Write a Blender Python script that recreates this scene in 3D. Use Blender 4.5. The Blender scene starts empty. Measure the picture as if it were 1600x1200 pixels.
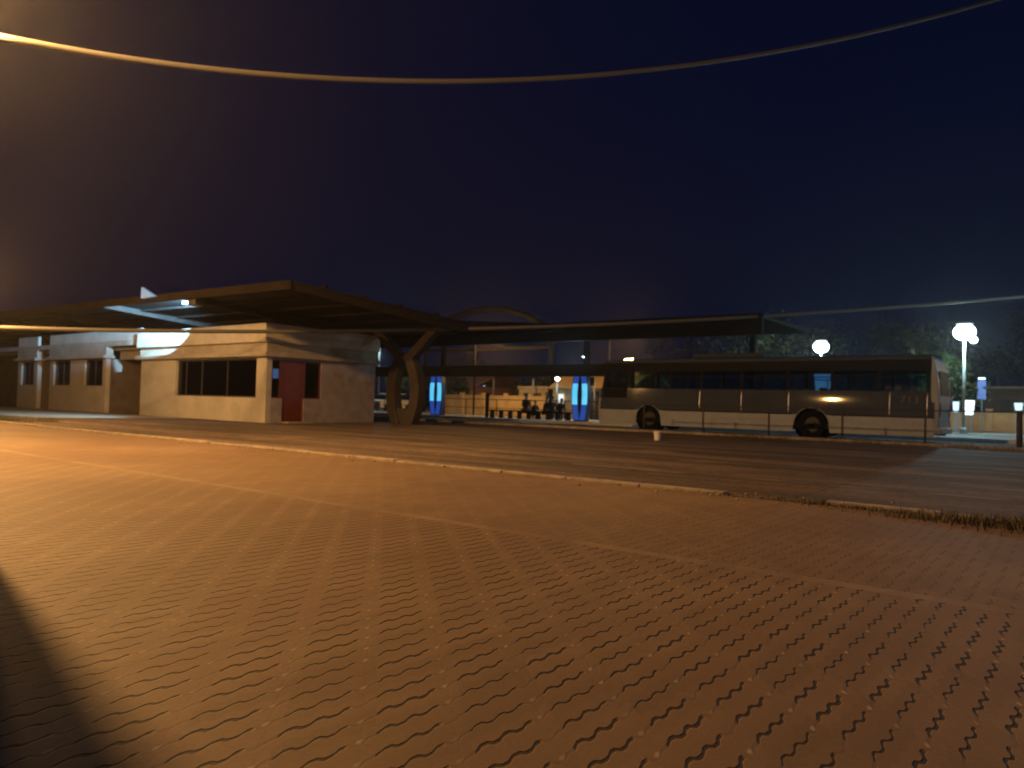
import bpy, math, random
from mathutils import Vector, Matrix
random.seed(7)
rad = math.radians
S = bpy.context.scene
COL = S.collection

# ------------------------------------------------------------ camera
YAW, PITCH, ROLL, FPX = rad(37.64), rad(1.53), rad(1.57), 1164.0
EYE = Vector((0, 0, .9))
Fw = Vector((-math.sin(YAW)*math.cos(PITCH), math.cos(YAW)*math.cos(PITCH), math.sin(PITCH)))
R0 = Vector((math.cos(YAW), math.sin(YAW), 0)); U0 = R0.cross(Fw)
Rt = R0*math.cos(ROLL)+U0*math.sin(ROLL); Up = U0*math.cos(ROLL)-R0*math.sin(ROLL)
cd = bpy.data.cameras.new('camera'); cam = bpy.data.objects.new('camera', cd); COL.objects.link(cam)
mw = Matrix((Rt, Up, -Fw)).transposed().to_4x4(); mw.translation = EYE
cam.matrix_world = mw
cd.sensor_width = 36; cd.lens = 36*FPX/1600; cd.clip_end = 3000; cd.clip_start = .05
cd.dof.use_dof = True; cd.dof.focus_distance = 2.6; cd.dof.aperture_fstop = 3.4
S.camera = cam

# ------------------------------------------------------------ sky, exposure
w = bpy.data.worlds.new('World'); S.world = w; w.use_nodes = True
nt = w.node_tree; nt.nodes.clear()
o = nt.nodes.new('ShaderNodeOutputWorld'); bg = nt.nodes.new('ShaderNodeBackground')
sky = nt.nodes.new('ShaderNodeTexSky'); sky.sky_type = 'NISHITA'; sky.sun_disc = False
sky.sun_elevation = rad(-4); sky.sun_rotation = rad(60); sky.ozone_density = 6
mx = nt.nodes.new('ShaderNodeMix'); mx.data_type = 'RGBA'; mx.blend_type = 'ADD'; mx.inputs[0].default_value = 1
sc_ = nt.nodes.new('ShaderNodeMix'); sc_.data_type = 'RGBA'; sc_.blend_type = 'MULTIPLY'; sc_.inputs[0].default_value = 1
sc_.inputs[7].default_value = (.10, .14, .25, 1)
nt.links.new(sky.outputs[0], sc_.inputs[6])
nt.links.new(sc_.outputs[2], mx.inputs[6]); mx.inputs[7].default_value = (.010, .024, .135, 1)
nt.links.new(mx.outputs[2], bg.inputs[0]); bg.inputs[1].default_value = .1
nt.links.new(bg.outputs[0], o.inputs[0])
S.view_settings.view_transform = 'Standard'; S.view_settings.look = 'None'
S.view_settings.gamma = 1; S.view_settings.exposure = 0
S.cycles.max_bounces = 5; S.cycles.transparent_max_bounces = 8; S.cycles.sample_clamp_indirect = 3
S.cycles.use_denoising = True; S.cycles.volume_bounces = 0
SODIUM = (1, .52, .16); WHITE = (.62, .95, 1.0)


def ray(x, y): return Rt*((x-800)/FPX)+Up*((600-y)/FPX)+Fw
def atY(x, y, Y):                    # point of a view ray on the vertical plane Y
    d = ray(x, y); return EYE+d*(Y/d.y)
def atD(x, y, D): return EYE+ray(x, y)*D

# ------------------------------------------------------------ materials
def mat(name, col, rough=.8, var=.15, scale=3, metal=0, spec=.5, bump=.0, dirt=None, emit=None, es=1):
    m = bpy.data.materials.new(name); m.use_nodes = True; t = m.node_tree; b = t.nodes['Principled BSDF']
    b.inputs['Roughness'].default_value = rough; b.inputs['Metallic'].default_value = metal
    b.inputs['Specular IOR Level'].default_value = spec
    g = t.nodes.new('ShaderNodeNewGeometry')
    n = t.nodes.new('ShaderNodeTexNoise'); n.inputs['Scale'].default_value = scale; n.inputs['Detail'].default_value = 6
    t.links.new(g.outputs['Position'], n.inputs['Vector'])
    r = t.nodes.new('ShaderNodeValToRGB'); r.color_ramp.elements[0].position = .3; r.color_ramp.elements[1].position = .7
    r.color_ramp.elements[0].color = (*[c*(1-var) for c in col], 1); r.color_ramp.elements[1].color = (*[min(1, c*(1+var)) for c in col], 1)
    t.links.new(n.outputs[0], r.inputs[0]); out = r.outputs[0]
    if dirt:
        n2 = t.nodes.new('ShaderNodeTexNoise'); n2.inputs['Scale'].default_value = .9; n2.inputs['Detail'].default_value = 8
        n2.inputs['Roughness'].default_value = .7
        t.links.new(g.outputs['Position'], n2.inputs['Vector'])
        r2 = t.nodes.new('ShaderNodeValToRGB'); r2.color_ramp.elements[0].position = .48; r2.color_ramp.elements[1].position = .72
        r2.color_ramp.elements[1].color = (.75, .75, .75, 1)
        t.links.new(n2.outputs[0], r2.inputs[0])
        mm = t.nodes.new('ShaderNodeMix'); mm.data_type = 'RGBA'; t.links.new(r2.outputs[0], mm.inputs[0])
        t.links.new(out, mm.inputs[6]); mm.inputs[7].default_value = (*dirt, 1); out = mm.outputs[2]
    t.links.new(out, b.inputs['Base Color'])
    if bump:
        bp = t.nodes.new('ShaderNodeBump'); bp.inputs['Strength'].default_value = bump; bp.inputs['Distance'].default_value = .01
        n3 = t.nodes.new('ShaderNodeTexNoise'); n3.inputs['Scale'].default_value = 40; n3.inputs['Detail'].default_value = 4
        t.links.new(g.outputs['Position'], n3.inputs['Vector']); t.links.new(n3.outputs[0], bp.inputs['Height'])
        t.links.new(bp.outputs[0], b.inputs['Normal'])
    if emit:
        b.inputs['Emission Color'].default_value = (*emit, 1); b.inputs['Emission Strength'].default_value = es
    return m

def glass(name, tint, trans=.5, rough=.03):
    m = bpy.data.materials.new(name); m.use_nodes = True; t = m.node_tree; t.nodes.clear()
    o = t.nodes.new('ShaderNodeOutputMaterial'); tr = t.nodes.new('ShaderNodeBsdfTransparent')
    tr.inputs[0].default_value = (*[c*trans for c in tint], 1)
    gl = t.nodes.new('ShaderNodeBsdfGlossy'); gl.inputs['Roughness'].default_value = rough
    fr = t.nodes.new('ShaderNodeFresnel'); fr.inputs[0].default_value = 1.5
    g = t.nodes.new('ShaderNodeNewGeometry'); n = t.nodes.new('ShaderNodeTexNoise'); n.inputs['Scale'].default_value = 1.5
    bp = t.nodes.new('ShaderNodeBump'); bp.inputs['Strength'].default_value = .06; bp.inputs['Distance'].default_value = .02
    t.links.new(g.outputs['Position'], n.inputs['Vector']); t.links.new(n.outputs[0], bp.inputs['Height'])
    t.links.new(bp.outputs[0], gl.inputs['Normal'])
    x = t.nodes.new('ShaderNodeMixShader'); t.links.new(fr.outputs[0], x.inputs[0])
    t.links.new(tr.outputs[0], x.inputs[1]); t.links.new(gl.outputs[0], x.inputs[2]); t.links.new(x.outputs[0], o.inputs[0])
    return m

def emitm(name, col, s): return mat(name, (.8, .8, .8), emit=col, es=s, var=.02)

class N:                                # little helper for maths in node trees
    def __init__(s, t): s.t = t
    def m(s, op, a, b=None, c=None):
        n = s.t.nodes.new('ShaderNodeMath'); n.operation = op
        for i, v in enumerate((a, b, c)):
            if v is None: continue
            if isinstance(v, (int, float)): n.inputs[i].default_value = v
            else: s.t.links.new(v, n.inputs[i])
        return n.outputs[0]
    def step(s, x, lo, hi):
        n = s.t.nodes.new('ShaderNodeMapRange'); n.interpolation_type = 'SMOOTHSTEP'
        s.t.links.new(x, n.inputs[0]); n.inputs[1].default_value = lo; n.inputs[2].default_value = hi
        return n.outputs[0]
    def mixc(s, f, a, b):
        n = s.t.nodes.new('ShaderNodeMix'); n.data_type = 'RGBA'
        for i, v in ((0, f), (6, a), (7, b)):
            if isinstance(v, (int, float)): n.inputs[i].default_value = v
            elif isinstance(v, tuple): n.inputs[i].default_value = (*v, 1)
            else: s.t.links.new(v, n.inputs[i])
        return n.outputs[2]
    def noise(s, vec, sc, det=4, rough=.55):
        n = s.t.nodes.new('ShaderNodeTexNoise'); n.inputs['Scale'].default_value = sc; n.inputs['Detail'].default_value = det
        n.inputs['Roughness'].default_value = rough; s.t.links.new(vec, n.inputs['Vector']); return n.outputs[0]
    def white(s, a, b):
        cv = s.t.nodes.new('ShaderNodeCombineXYZ'); s.t.links.new(a, cv.inputs[0]); s.t.links.new(b, cv.inputs[1])
        n = s.t.nodes.new('ShaderNodeTexWhiteNoise'); n.noise_dimensions = '3D'; s.t.links.new(cv.outputs[0], n.inputs[0]); return n.outputs[0]

def paver_mat():
    """interlocking wavy pavers: staggered rows of zigzag joints, worn lugs, soil in the joints"""
    m = bpy.data.materials.new('interlocking_pavers'); m.use_nodes = True; t = m.node_tree; b = t.nodes['Principled BSDF']
    n = N(t); g = t.nodes.new('ShaderNodeNewGeometry'); P = g.outputs['Position']
    sp = t.nodes.new('ShaderNodeSeparateXYZ'); t.links.new(P, sp.inputs[0]); X, Y = sp.outputs[0], sp.outputs[1]
    w1 = n.noise(P, 5, 2); w2 = n.noise(P, 22, 2)
    wob = n.m('ADD', n.m('MULTIPLY', n.m('SUBTRACT', w1, .5), .014), n.m('MULTIPLY', n.m('SUBTRACT', w2, .5), .006))
    X = n.m('ADD', X, wob); Y = n.m('ADD', Y, wob)
    # lattice e1=(.086,.277)  e2=(-.094,.087)
    e1, e2 = (.088, .265), (-.092, .085); det = e1[0]*e2[1]-e1[1]*e2[0]
    al = n.m('DIVIDE', n.m('SUBTRACT', n.m('MULTIPLY', X, e2[1]), n.m('MULTIPLY', Y, e2[0])), det)
    be = n.m('DIVIDE', n.m('SUBTRACT', n.m('MULTIPLY', Y, e1[0]), n.m('MULTIPLY', X, e1[1])), det)
    af = n.m('FRACT', al)
    tri = n.m('ABSOLUTE', n.m('SUBTRACT', n.m('FRACT', n.m('MULTIPLY', af, 3.6)), .5))   # zigzag
    zz = n.m('MULTIPLY', n.m('SUBTRACT', n.step(tri, .08, .42), .5), .15)
    bb = n.m('ADD', n.m('ADD', be, n.m('MULTIPLY', af, -.82)), zz)
    bf = n.m('FRACT', bb)
    d = n.m('ABSOLUTE', n.m('SUBTRACT', bf, .5))
    jid = n.white(n.m('FLOOR', al), n.m('FLOOR', bb))
    wid = n.m('ADD', .05, n.m('MULTIPLY', jid, .04))
    line = n.m('SUBTRACT', 1, n.step(n.m('DIVIDE', d, wid), .55, 1.35))
    seg = n.m('MULTIPLY', n.step(af, .0, .06), n.m('SUBTRACT', 1, n.step(af, .69, .76)))
    strong = n.m('MULTIPLY', line, seg)
    weak = n.m('MULTIPLY', line, n.m('SUBTRACT', 1, seg))
    endj = n.m('SUBTRACT', 1, n.step(n.m('ABSOLUTE', n.m('SUBTRACT', af, .87)), .008, .03))
    # small worn lug at the end of each joint
    lx = n.m('MULTIPLY', n.m('SUBTRACT', af, .85), 3.0); ly = n.m('SUBTRACT', bf, .62)
    lug = n.m('SUBTRACT', 1, n.step(n.m('SQRT', n.m('ADD', n.m('MULTIPLY', lx, lx), n.m('MULTIPLY', ly, ly))), .04, .16))
    lug = n.m('MULTIPLY', lug, n.step(n.white(n.m('FLOOR', bb), n.m('FLOOR', al)), .15, .8))
    zoneB = n.step(Y, 4.24, 4.27)               # beyond the course of long stones the bond is finer and tighter
    strip = n.m('SUBTRACT', 1, n.step(n.m('ABSOLUTE', n.m('SUBTRACT', Y, 4.2)), .05, .065))
    fade = n.m('SUBTRACT', 1, n.m('MAXIMUM', n.m('MULTIPLY', zoneB, .55), strip))
    br = t.nodes.new('ShaderNodeTexBrick'); br.inputs['Scale'].default_value = 1
    br.inputs['Brick Width'].default_value = .225; br.inputs['Row Height'].default_value = .1125; br.inputs['Mortar Size'].default_value = .006
    br.inputs['Color1'].default_value = (1, 1, 1, 1); br.inputs['Color2'].default_value = (.8, .8, .8, 1); br.inputs['Mortar'].default_value = (.35, .35, .35, 1)
    t.links.new(P, br.inputs['Vector'])
    big = n.noise(P, .35, 5, .6); mid = n.noise(P, 2.2, 6, .65); fine = n.noise(P, 60, 5, .7); grit = n.noise(P, 260, 2)
    base = n.mixc(n.step(big, .35, .68), (.195, .127, .08), (.265, .182, .112))
    base = n.mixc(n.m('MULTIPLY', n.step(mid, .45, .75), .55), base, (.20, .115, .075))
    tone = n.m('ADD', .88, n.m('MULTIPLY', jid, .16)); tone = n.m('MULTIPLY', tone, n.m('ADD', .72, n.m('MULTIPLY', fine, .56)))
    tone = n.m('MULTIPLY', tone, n.m('ADD', .85, n.m('MULTIPLY', grit, .3)))
    cv = t.nodes.new('ShaderNodeCombineColor'); [t.links.new(tone, cv.inputs[i]) for i in range(3)]
    mm = t.nodes.new('ShaderNodeMix'); mm.data_type = 'RGBA'; mm.blend_type = 'MULTIPLY'; mm.inputs[0].default_value = 1
    t.links.new(base, mm.inputs[6]); t.links.new(cv.outputs[0], mm.inputs[7]); c = mm.outputs[2]
    jd = n.m('MULTIPLY', n.m('MAXIMUM', strong, n.m('MAXIMUM', n.m('MULTIPLY', weak, .15), n.m('MULTIPLY', endj, .05))), fade)
    c = n.mixc(n.m('MULTIPLY', jd, .84), c, (.018, .012, .010))
    c = n.mixc(n.m('MULTIPLY', n.m('MULTIPLY', lug, fade), .6), c, (.50, .40, .31))
    m2 = t.nodes.new('ShaderNodeMix'); m2.data_type = 'RGBA'; m2.blend_type = 'MULTIPLY'
    t.links.new(n.m('MULTIPLY', zoneB, .15), m2.inputs[0]); t.links.new(c, m2.inputs[6]); t.links.new(br.outputs[0], m2.inputs[7]); c = m2.outputs[2]
    c = n.mixc(n.m('MULTIPLY', n.m('MULTIPLY', strip, n.step(n.noise(P, 1.3), .3, .6)), .25), c, (.40, .31, .22))
    t.links.new(c, b.inputs['Base Color']); b.inputs['Roughness'].default_value = .72; b.inputs['Specular IOR Level'].default_value = .35
    h = n.m('SUBTRACT', n.m('ADD', n.m('MULTIPLY', fine, .12), n.m('MULTIPLY', lug, .2)), jd)
    bp = t.nodes.new('ShaderNodeBump'); bp.inputs['Strength'].default_value = .6; bp.inputs['Distance'].default_value = .006
    t.links.new(h, bp.inputs['Height']); t.links.new(bp.outputs[0], b.inputs['Normal'])
    return m

def banded_mat(name, c1, c2, line, rough=.8):
    """old concrete slabs with long dirty bands along X and slab joints"""
    m = bpy.data.materials.new(name); m.use_nodes = True; t = m.node_tree; b = t.nodes['Principled BSDF']
    n = N(t); g = t.nodes.new('ShaderNodeNewGeometry'); P = g.outputs['Position']
    mp = t.nodes.new('ShaderNodeMapping'); mp.inputs['Scale'].default_value = (.12, 1.1, 1); t.links.new(P, mp.inputs[0])
    a = n.noise(mp.outputs[0], 1.1, 6, .65); f = n.noise(P, 9, 6, .7); bg_ = n.noise(P, .6, 4)
    c = n.mixc(n.step(a, .38, .66), c1, c2); c = n.mixc(n.m('MULTIPLY', n.step(f, .42, .68), .75), c, tuple(x*.45 for x in c1)); c = n.mixc(n.m('MULTIPLY', n.step(n.noise(P, 26, 3), .5, .7), .5), c, c2)
    c = n.mixc(n.m('MULTIPLY', n.step(bg_, .55, .7), .4), c, line)
    sp = t.nodes.new('ShaderNodeSeparateXYZ'); t.links.new(P, sp.inputs[0])
    Yw = n.m('ADD', sp.outputs[1], n.m('MULTIPLY', n.m('SUBTRACT', n.noise(P, 1.5), .5), .25))
    for yy, wd, k in ((9.75, .06, .75), (11.6, .05, .4), (13.4, .07, .35), (16.8, .08, .3)):
        s = n.m('SUBTRACT', 1, n.step(n.m('ABSOLUTE', n.m('SUBTRACT', Yw, yy)), wd*.5, wd*1.4))
        s = n.m('MULTIPLY', s, n.step(n.noise(P, 1.1), .38, .55))
        c = n.mixc(n.m('MULTIPLY', s, k), c, line)
    br = t.nodes.new('ShaderNodeTexBrick'); br.offset = .0
    br.inputs['Scale'].default_value = 1; br.inputs['Brick Width'].default_value = 2.4; br.inputs['Row Height'].default_value = .6; br.inputs['Mortar Size'].default_value = .015
    br.inputs['Color1'].default_value = (1, 1, 1, 1); br.inputs['Color2'].default_value = (.75, .75, .75, 1); br.inputs['Mortar'].default_value = (.3, .3, .3, 1)
    t.links.new(P, br.inputs['Vector'])
    mm = t.nodes.new('ShaderNodeMix'); mm.data_type = 'RGBA'; mm.blend_type = 'MULTIPLY'; mm.inputs[0].default_value = .7
    t.links.new(c, mm.inputs[6]); t.links.new(br.outputs[0], mm.inputs[7])
    t.links.new(mm.outputs[2], b.inputs['Base Color']); b.inputs['Roughness'].default_value = rough
    bp = t.nodes.new('ShaderNodeBump'); bp.inputs['Strength'].default_value = .5; bp.inputs['Distance'].default_value = .01
    t.links.new(f, bp.inputs['Height']); t.links.new(bp.outputs[0], b.inputs['Normal'])
    return m

M = {}
M['pavers'] = paver_mat()
M['slabs'] = banded_mat('old_slabs', (.07, .048, .035), (.24, .165, .115), (.36, .26, .19))
M['apron'] = mat('concrete_apron', (.30, .29, .26), .8, .2, 2, dirt=(.18, .16, .13), bump=.3)
M['asphalt'] = mat('asphalt', (.05, .05, .05), .85, .3, 5, dirt=(.08, .075, .07), bump=.4)
M['platform'] = mat('platform_concrete', (.32, .33, .33), .7, .15, 2, dirt=(.18, .18, .18), bump=.2)
M['kerb'] = mat('kerb_stone', (.34, .28, .22), .8, .35, 5, dirt=(.2, .15, .11), bump=.6)
M['white_kerb'] = mat('white_painted_kerb', (.75, .77, .76), .6, .1, 6, dirt=(.5, .5, .48))
M['earth'] = mat('earth', (.07, .055, .04), .95, .4, 4)
M['wall'] = mat('cream_wall', (.50, .46, .39), .85, .07, 2, dirt=(.34, .30, .24), bump=.25)
M['mauve_wall'] = mat('mauve_wall', (.36, .31, .33), .85, .15, 3, dirt=(.22, .17, .18), bump=.3)
M['band'] = mat('ledge_concrete', (.38, .33, .26), .85, .12, 2.5, dirt=(.24, .2, .16), bump=.2)
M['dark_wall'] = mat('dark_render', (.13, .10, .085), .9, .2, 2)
M['frame'] = mat('dark_frame', (.05, .045, .04), .5, .1, 8)
M['red_door'] = mat('red_door', (.15, .026, .014), .45, .15, 5)
M['glass'] = glass('window_glass', (.8, .85, .9), .45)
M['dark_interior'] = mat('dark_interior', (.035, .032, .03), .9, .3, 2)
M['curtain'] = mat('curtain', (.45, .40, .33), .95, .15, 14)
M['roof'] = mat('brown_roof_sheet', (.03, .022, .018), .8, .25, 2, spec=.08, dirt=(.02, .015, .011))
M['purlin'] = mat('purlin_steel', (.03, .022, .018), .8, .2, 4, spec=.08)
M['fascia'] = mat('roof_edge_metal', (.02, .014, .011), .8, .3, 3, spec=.08, dirt=(.02, .014, .01))
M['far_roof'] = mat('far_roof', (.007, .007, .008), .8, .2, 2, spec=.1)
M['col'] = mat('concrete_column', (.075, .062, .06), .9, .15, 4, spec=.1, dirt=(.045, .038, .036), bump=.3)
M['white_paint'] = mat('white_bus_paint', (.31, .34, .42), .4, .06, 3, spec=.3, dirt=(.22, .22, .25))
M['grey_paint'] = mat('grey_bus_paint', (.055, .066, .095), .06, .06, 3, spec=.35, dirt=(.045, .052, .07))
M['black_paint'] = mat('black_bus_paint', (.006, .006, .007), .6, .1, 3, spec=.1)
M['bus_glass'] = glass('bus_glass', (.7, .9, .95), .8)
M['chrome'] = mat('bright_trim', (.55, .52, .5), .28, .05, 5, metal=.9)
M['rubber'] = mat('rubber', (.007, .007, .007), .9, .2, 9, spec=.1)
M['hub'] = mat('hub_steel', (.05, .048, .046), .6, .2, 9, metal=.3)
M['seat'] = mat('seat_fabric', (.05, .06, .10), .9, .2, 9)
M['steel'] = mat('galvanised_steel', (.24, .26, .26), .5, .15, 6)
M['rust'] = mat('rusty_rail', (.05, .038, .03), .7, .3, 9)
M['cable'] = mat('streak_sheath', (.15, .14, .12), .6, .05, 9)
M['bark'] = mat('bark', (.09, .065, .045), .95, .3, 9)
M['leaf'] = mat('leaf', (.025, .038, .016), .7, .4, 1.3)
M['leaf2'] = mat('light_leaf', (.04, .07, .02), .7, .4, 1.5)
M['weed'] = mat('dry_weed', (.11, .085, .04), .85, .4, 20)
M['orange_wall'] = mat('ochre_wall', (.55, .42, .24), .85, .1, 1.5, dirt=(.35, .25, .15))
M['olive_wall'] = mat('olive_wall', (.34, .30, .20), .85, .15, 1.5)
M['tile'] = mat('red_tile', (.28, .11, .06), .8, .25, 5)
M['ochre_tile'] = mat('ochre_tile', (.30, .20, .09), .8, .25, 5)
M['plastic_white'] = mat('white_plastic', (.75, .72, .66), .4, .05, 9)
M['skin'] = mat('skin', (.16, .085, .055), .6, .05, 9)
M['hair'] = mat('hair', (.012, .010, .009), .7, .1, 20)
M['cloth_dark'] = mat('dark_cloth', (.03, .03, .035), .9, .2, 15)
M['cloth_red'] = mat('maroon_cloth', (.10, .03, .03), .9, .2, 15)
M['cloth_grey'] = mat('grey_cloth', (.14, .14, .15), .9, .2, 15)
M['blue_panel'] = mat('blue_panel', (.05, .13, .45), .35, .1, 3, emit=(.03, .13, .75), es=.38)
M['cyan_panel'] = mat('cyan_panel', (.3, .6, .8), .35, .1, 3, emit=(.10, .62, 1.0), es=1.0)
M['blue_frame'] = mat('navy_frame', (.02, .035, .09), .4, .1, 4)

# ------------------------------------------------------------ mesh builder
ORI = {}
class MB:
    def __init__(s): s.v = []; s.f = []; s.sm = False
    def add(s, vs, fs):
        k = len(s.v); s.v += [Vector(p) for p in vs]; s.f += [tuple(i+k for i in f) for f in fs]; return s
    def box(s, x0, y0, z0, x1, y1, z1):
        x0, x1 = sorted((x0, x1)); y0, y1 = sorted((y0, y1)); z0, z1 = sorted((z0, z1))
        return s.add([(x0, y0, z0), (x1, y0, z0), (x1, y1, z0), (x0, y1, z0), (x0, y0, z1), (x1, y0, z1), (x1, y1, z1), (x0, y1, z1)],
                     [(0, 3, 2, 1), (4, 5, 6, 7), (0, 1, 5, 4), (1, 2, 6, 5), (2, 3, 7, 6), (3, 0, 4, 7)])
    def prism(s, poly, axis, a, b):        # poly in the two other axes (in xyz order)
        def P(u, v, t): return {'x': (t, u, v), 'y': (u, t, v), 'z': (u, v, t)}[axis]
        n = len(poly); vs = [P(u, v, a) for u, v in poly]+[P(u, v, b) for u, v in poly]
        fs = [tuple(range(n))[::-1], tuple(range(n, 2*n))]+[(i, (i+1) % n, n+(i+1) % n, n+i) for i in range(n)]
        return s.add(vs, fs)
    def tube(s, pts, r, seg=8, r2=None):
        pts = [Vector(p) for p in pts]; n = len(pts); k = len(s.v); r2 = r if r2 is None else r2
        for i, p in enumerate(pts):
            d = (pts[min(i+1, n-1)]-pts[max(i-1, 0)]).normalized()
            a = d.cross(Vector((0, 0, 1)) if abs(d.z) < .9 else Vector((1, 0, 0))).normalized(); b = d.cross(a)
            q = r+(r2-r)*i/max(1, n-1)
            for j in range(seg):
                t = 2*math.pi*j/seg; s.v.append(p+a*math.cos(t)*q+b*math.sin(t)*q)
        for i in range(n-1):
            for j in range(seg):
                s.f.append((k+i*seg+j, k+i*seg+(j+1) % seg, k+(i+1)*seg+(j+1) % seg, k+(i+1)*seg+j))
        s.f.append(tuple(k+j for j in range(seg))[::-1]); s.f.append(tuple(k+(n-1)*seg+j for j in range(seg)))
        return s
    def ball(s, c, r, seg=14, rings=9, sq=(1, 1, 1)):
        c = Vector(c); k = len(s.v); s.v.append(c+Vector((0, 0, r*sq[2])))
        for i in range(1, rings):
            a = math.pi*i/rings
            for j in range(seg):
                t = 2*math.pi*j/seg; s.v.append(c+Vector((r*sq[0]*math.sin(a)*math.cos(t), r*sq[1]*math.sin(a)*math.sin(t), r*sq[2]*math.cos(a))))
        s.v.append(c-Vector((0, 0, r*sq[2]))); e = len(s.v)-1
        for j in range(seg):
            s.f.append((k, k+1+j, k+1+(j+1) % seg)); s.f.append((e, e-seg+(j+1) % seg, e-seg+j))
        for i in range(rings-2):
            for j in range(seg):
                a = k+1+i*seg; s.f.append((a+j, a+seg+j, a+seg+(j+1) % seg, a+(j+1) % seg))
        return s
    def ring(s, prof, c, axis='y', seg=28):     # lathe: prof = [(radius, offset along axis)]
        k = len(s.v); m = len(prof); c = Vector(c)
        for j in range(seg):
            t = 2*math.pi*j/seg
            for r, h in prof:
                u, v = r*math.cos(t), r*math.sin(t)
                s.v.append(c+(Vector((u, h, v)) if axis == 'y' else Vector((u, v, h))))
        for j in range(seg):
            for i in range(m-1):
                a = k+j*m+i; b = k+((j+1) % seg)*m+i; s.f.append((a, b, b+1, a+1))
        return s

def link(name, me, parent=None, loc=None):
    o = bpy.data.objects.new(name, me); COL.objects.link(o)
    if parent is not None: o.parent = parent
    if loc is not None: o.location = loc
    return o
def fin(o, mb, m, origin, smooth, bevel):
    me = o.data
    me.from_pydata([tuple(v-origin) for v in mb.v], [], mb.f); me.update()
    me.materials.append(M[m] if isinstance(m, str) else m)
    if smooth:
        for p in me.polygons: p.use_smooth = True
        me.update()
    import bmesh
    b = bmesh.new(); b.from_mesh(me); bmesh.ops.recalc_face_normals(b, faces=b.faces); b.to_mesh(me); b.free()
    if bevel:
        md = o.modifiers.new('bevel', 'BEVEL'); md.width = bevel; md.segments = 2; md.limit_method = 'ANGLE'
    ORI[o.name] = origin
    return o
def thing(name, label, cat, loc, group=None):
    o = link(name, None, loc=loc); o['label'] = label; o['category'] = cat
    if group: o['group'] = group
    ORI[o.name] = Vector(loc); return o
def part(name, mb, m, parent, smooth=False, bevel=0, label=None):
    o = link(name, bpy.data.meshes.new(name), parent); fin(o, mb, m, ORI[parent.name], smooth, bevel)
    if label: o['label'] = label
    return o
def solo(name, mb, m, label, cat, loc, group=None, smooth=False, bevel=0, kind=None):
    o = link(name, bpy.data.meshes.new(name), loc=loc); fin(o, mb, m, Vector(loc), smooth, bevel)
    if label: o['label'] = label
    if cat: o['category'] = cat
    if group: o['group'] = group
    if kind: o['kind'] = kind
    return o
def struct(name, mb, m, **k): return solo(name, mb, m, None, None, (0, 0, 0), kind='structure', **k)
def dup(root, loc, label, rotz=None):
    def cp(o, par):
        c = o.copy(); COL.objects.link(c)
        if par is not None: c.parent = par
        ORI[c.name] = Vector(loc)
        for ch in o.children: cp(ch, c)
        return c
    r = cp(root, None); r.location = loc; r['label'] = label
    if rotz is not None: r.rotation_euler.z = rotz
    return r
def lamp(name, kind, loc, power, col, parent=None, size=.1, aim=None, spot=None, blend=.4):
    ld = bpy.data.lights.new(name, kind); ld.energy = power; ld.color = col
    if kind == 'AREA': ld.size = size
    else: ld.shadow_soft_size = size
    if spot: ld.spot_size = spot; ld.spot_blend = blend
    o = link(name, ld)
    if parent is not None: o.parent = parent; o.location = Vector(loc)-ORI[parent.name]
    else: o.location = loc
    if aim is not None: o.rotation_euler = (Vector(aim)-Vector(loc)).to_track_quat('-Z', 'Y').to_euler()
    return o

# ------------------------------------------------------------ ground
def sheet(name, m, x0, y0, x1, y1, z, nx=1, ny=1, slope=None):
    b = MB()
    for i in range(nx+1):
        for j in range(ny+1):
            b.v.append(Vector((x0+(x1-x0)*i/nx, y0+(y1-y0)*j/ny, z)))
    for i in range(nx):
        for j in range(ny):
            a = i*(ny+1)+j; b.f.append((a, a+ny+1, a+ny+2, a+1))
    return struct(name, b, m)
sheet('ground', 'earth', -900, -400, 700, 1400, -.06)
sheet('paved_lot', 'pavers', -70, -12, 25, 7.62, 0)
struct('kerb', (lambda b: [b.box(x, 7.62+random.uniform(-.008, .008), -.05, x+.985, 7.76, .035+random.uniform(-.008, .01)) for x in [-70+i for i in range(90) if i < 67 or i in (68, 69, 72, 75)] ] and b)(MB()), 'kerb', bevel=.012)
sheet('pavement', 'slabs', -70, 7.62, 25, 24.5, .004)
sheet('apron', 'apron', -60, 9.9, -27.2, 15.2, .012)
struct('verge_kerb', MB().box(-60, 24.5, -.05, 25, 24.68, .09), 'kerb', bevel=.01)
sheet('road', 'asphalt', -70, 24.68, 40, 31.2, -.02)
pl = MB(); pl.box(-70, 31.45, -.05, 40, 37.3, .10); struct('platform', pl, 'platform')
struct('platform_kerb', MB().box(-70, 31.2, -.05, 40, 31.45, .12), 'white_kerb', bevel=.01)
sheet('far_road', 'asphalt', -90, 37.3, 60, 44, -.01)
sheet('far_pavement', 'apron', -120, 44, 60, 100, .0)

# grass tufts and weeds: nobody could count the blades
def blades(name, m, spots, label, n=60, h=.12, spread=.15):
    b = MB()
    for (x, y, s) in spots:
        for _ in range(int(n*s)):
            a = random.uniform(0, 6.28); r = random.gauss(0, spread*s)
            px, py = x+r*math.cos(a)*1.8, y+r*math.sin(a)*.6; hh = h*s*random.uniform(.4, 1.2); q = random.uniform(0, 6.28)
            lx, ly = random.gauss(0, .35)*hh, random.gauss(0, .35)*hh; wv = Vector((math.cos(q), math.sin(q), 0))*.0022*(1+s)
            p = Vector((px, py, .0)); t = p+Vector((lx*.4, ly*.4, hh*.6)); e = p+Vector((lx, ly, hh))
            b.add([p-wv, p+wv, t+wv*.7, t-wv*.7, e], [(0, 1, 2, 3), (3, 2, 4)])
    return solo(name, b, m, label, 'weeds' if 'weed' in name else 'grass', (spots[0][0], spots[0][1], 0), kind='stuff')
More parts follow.
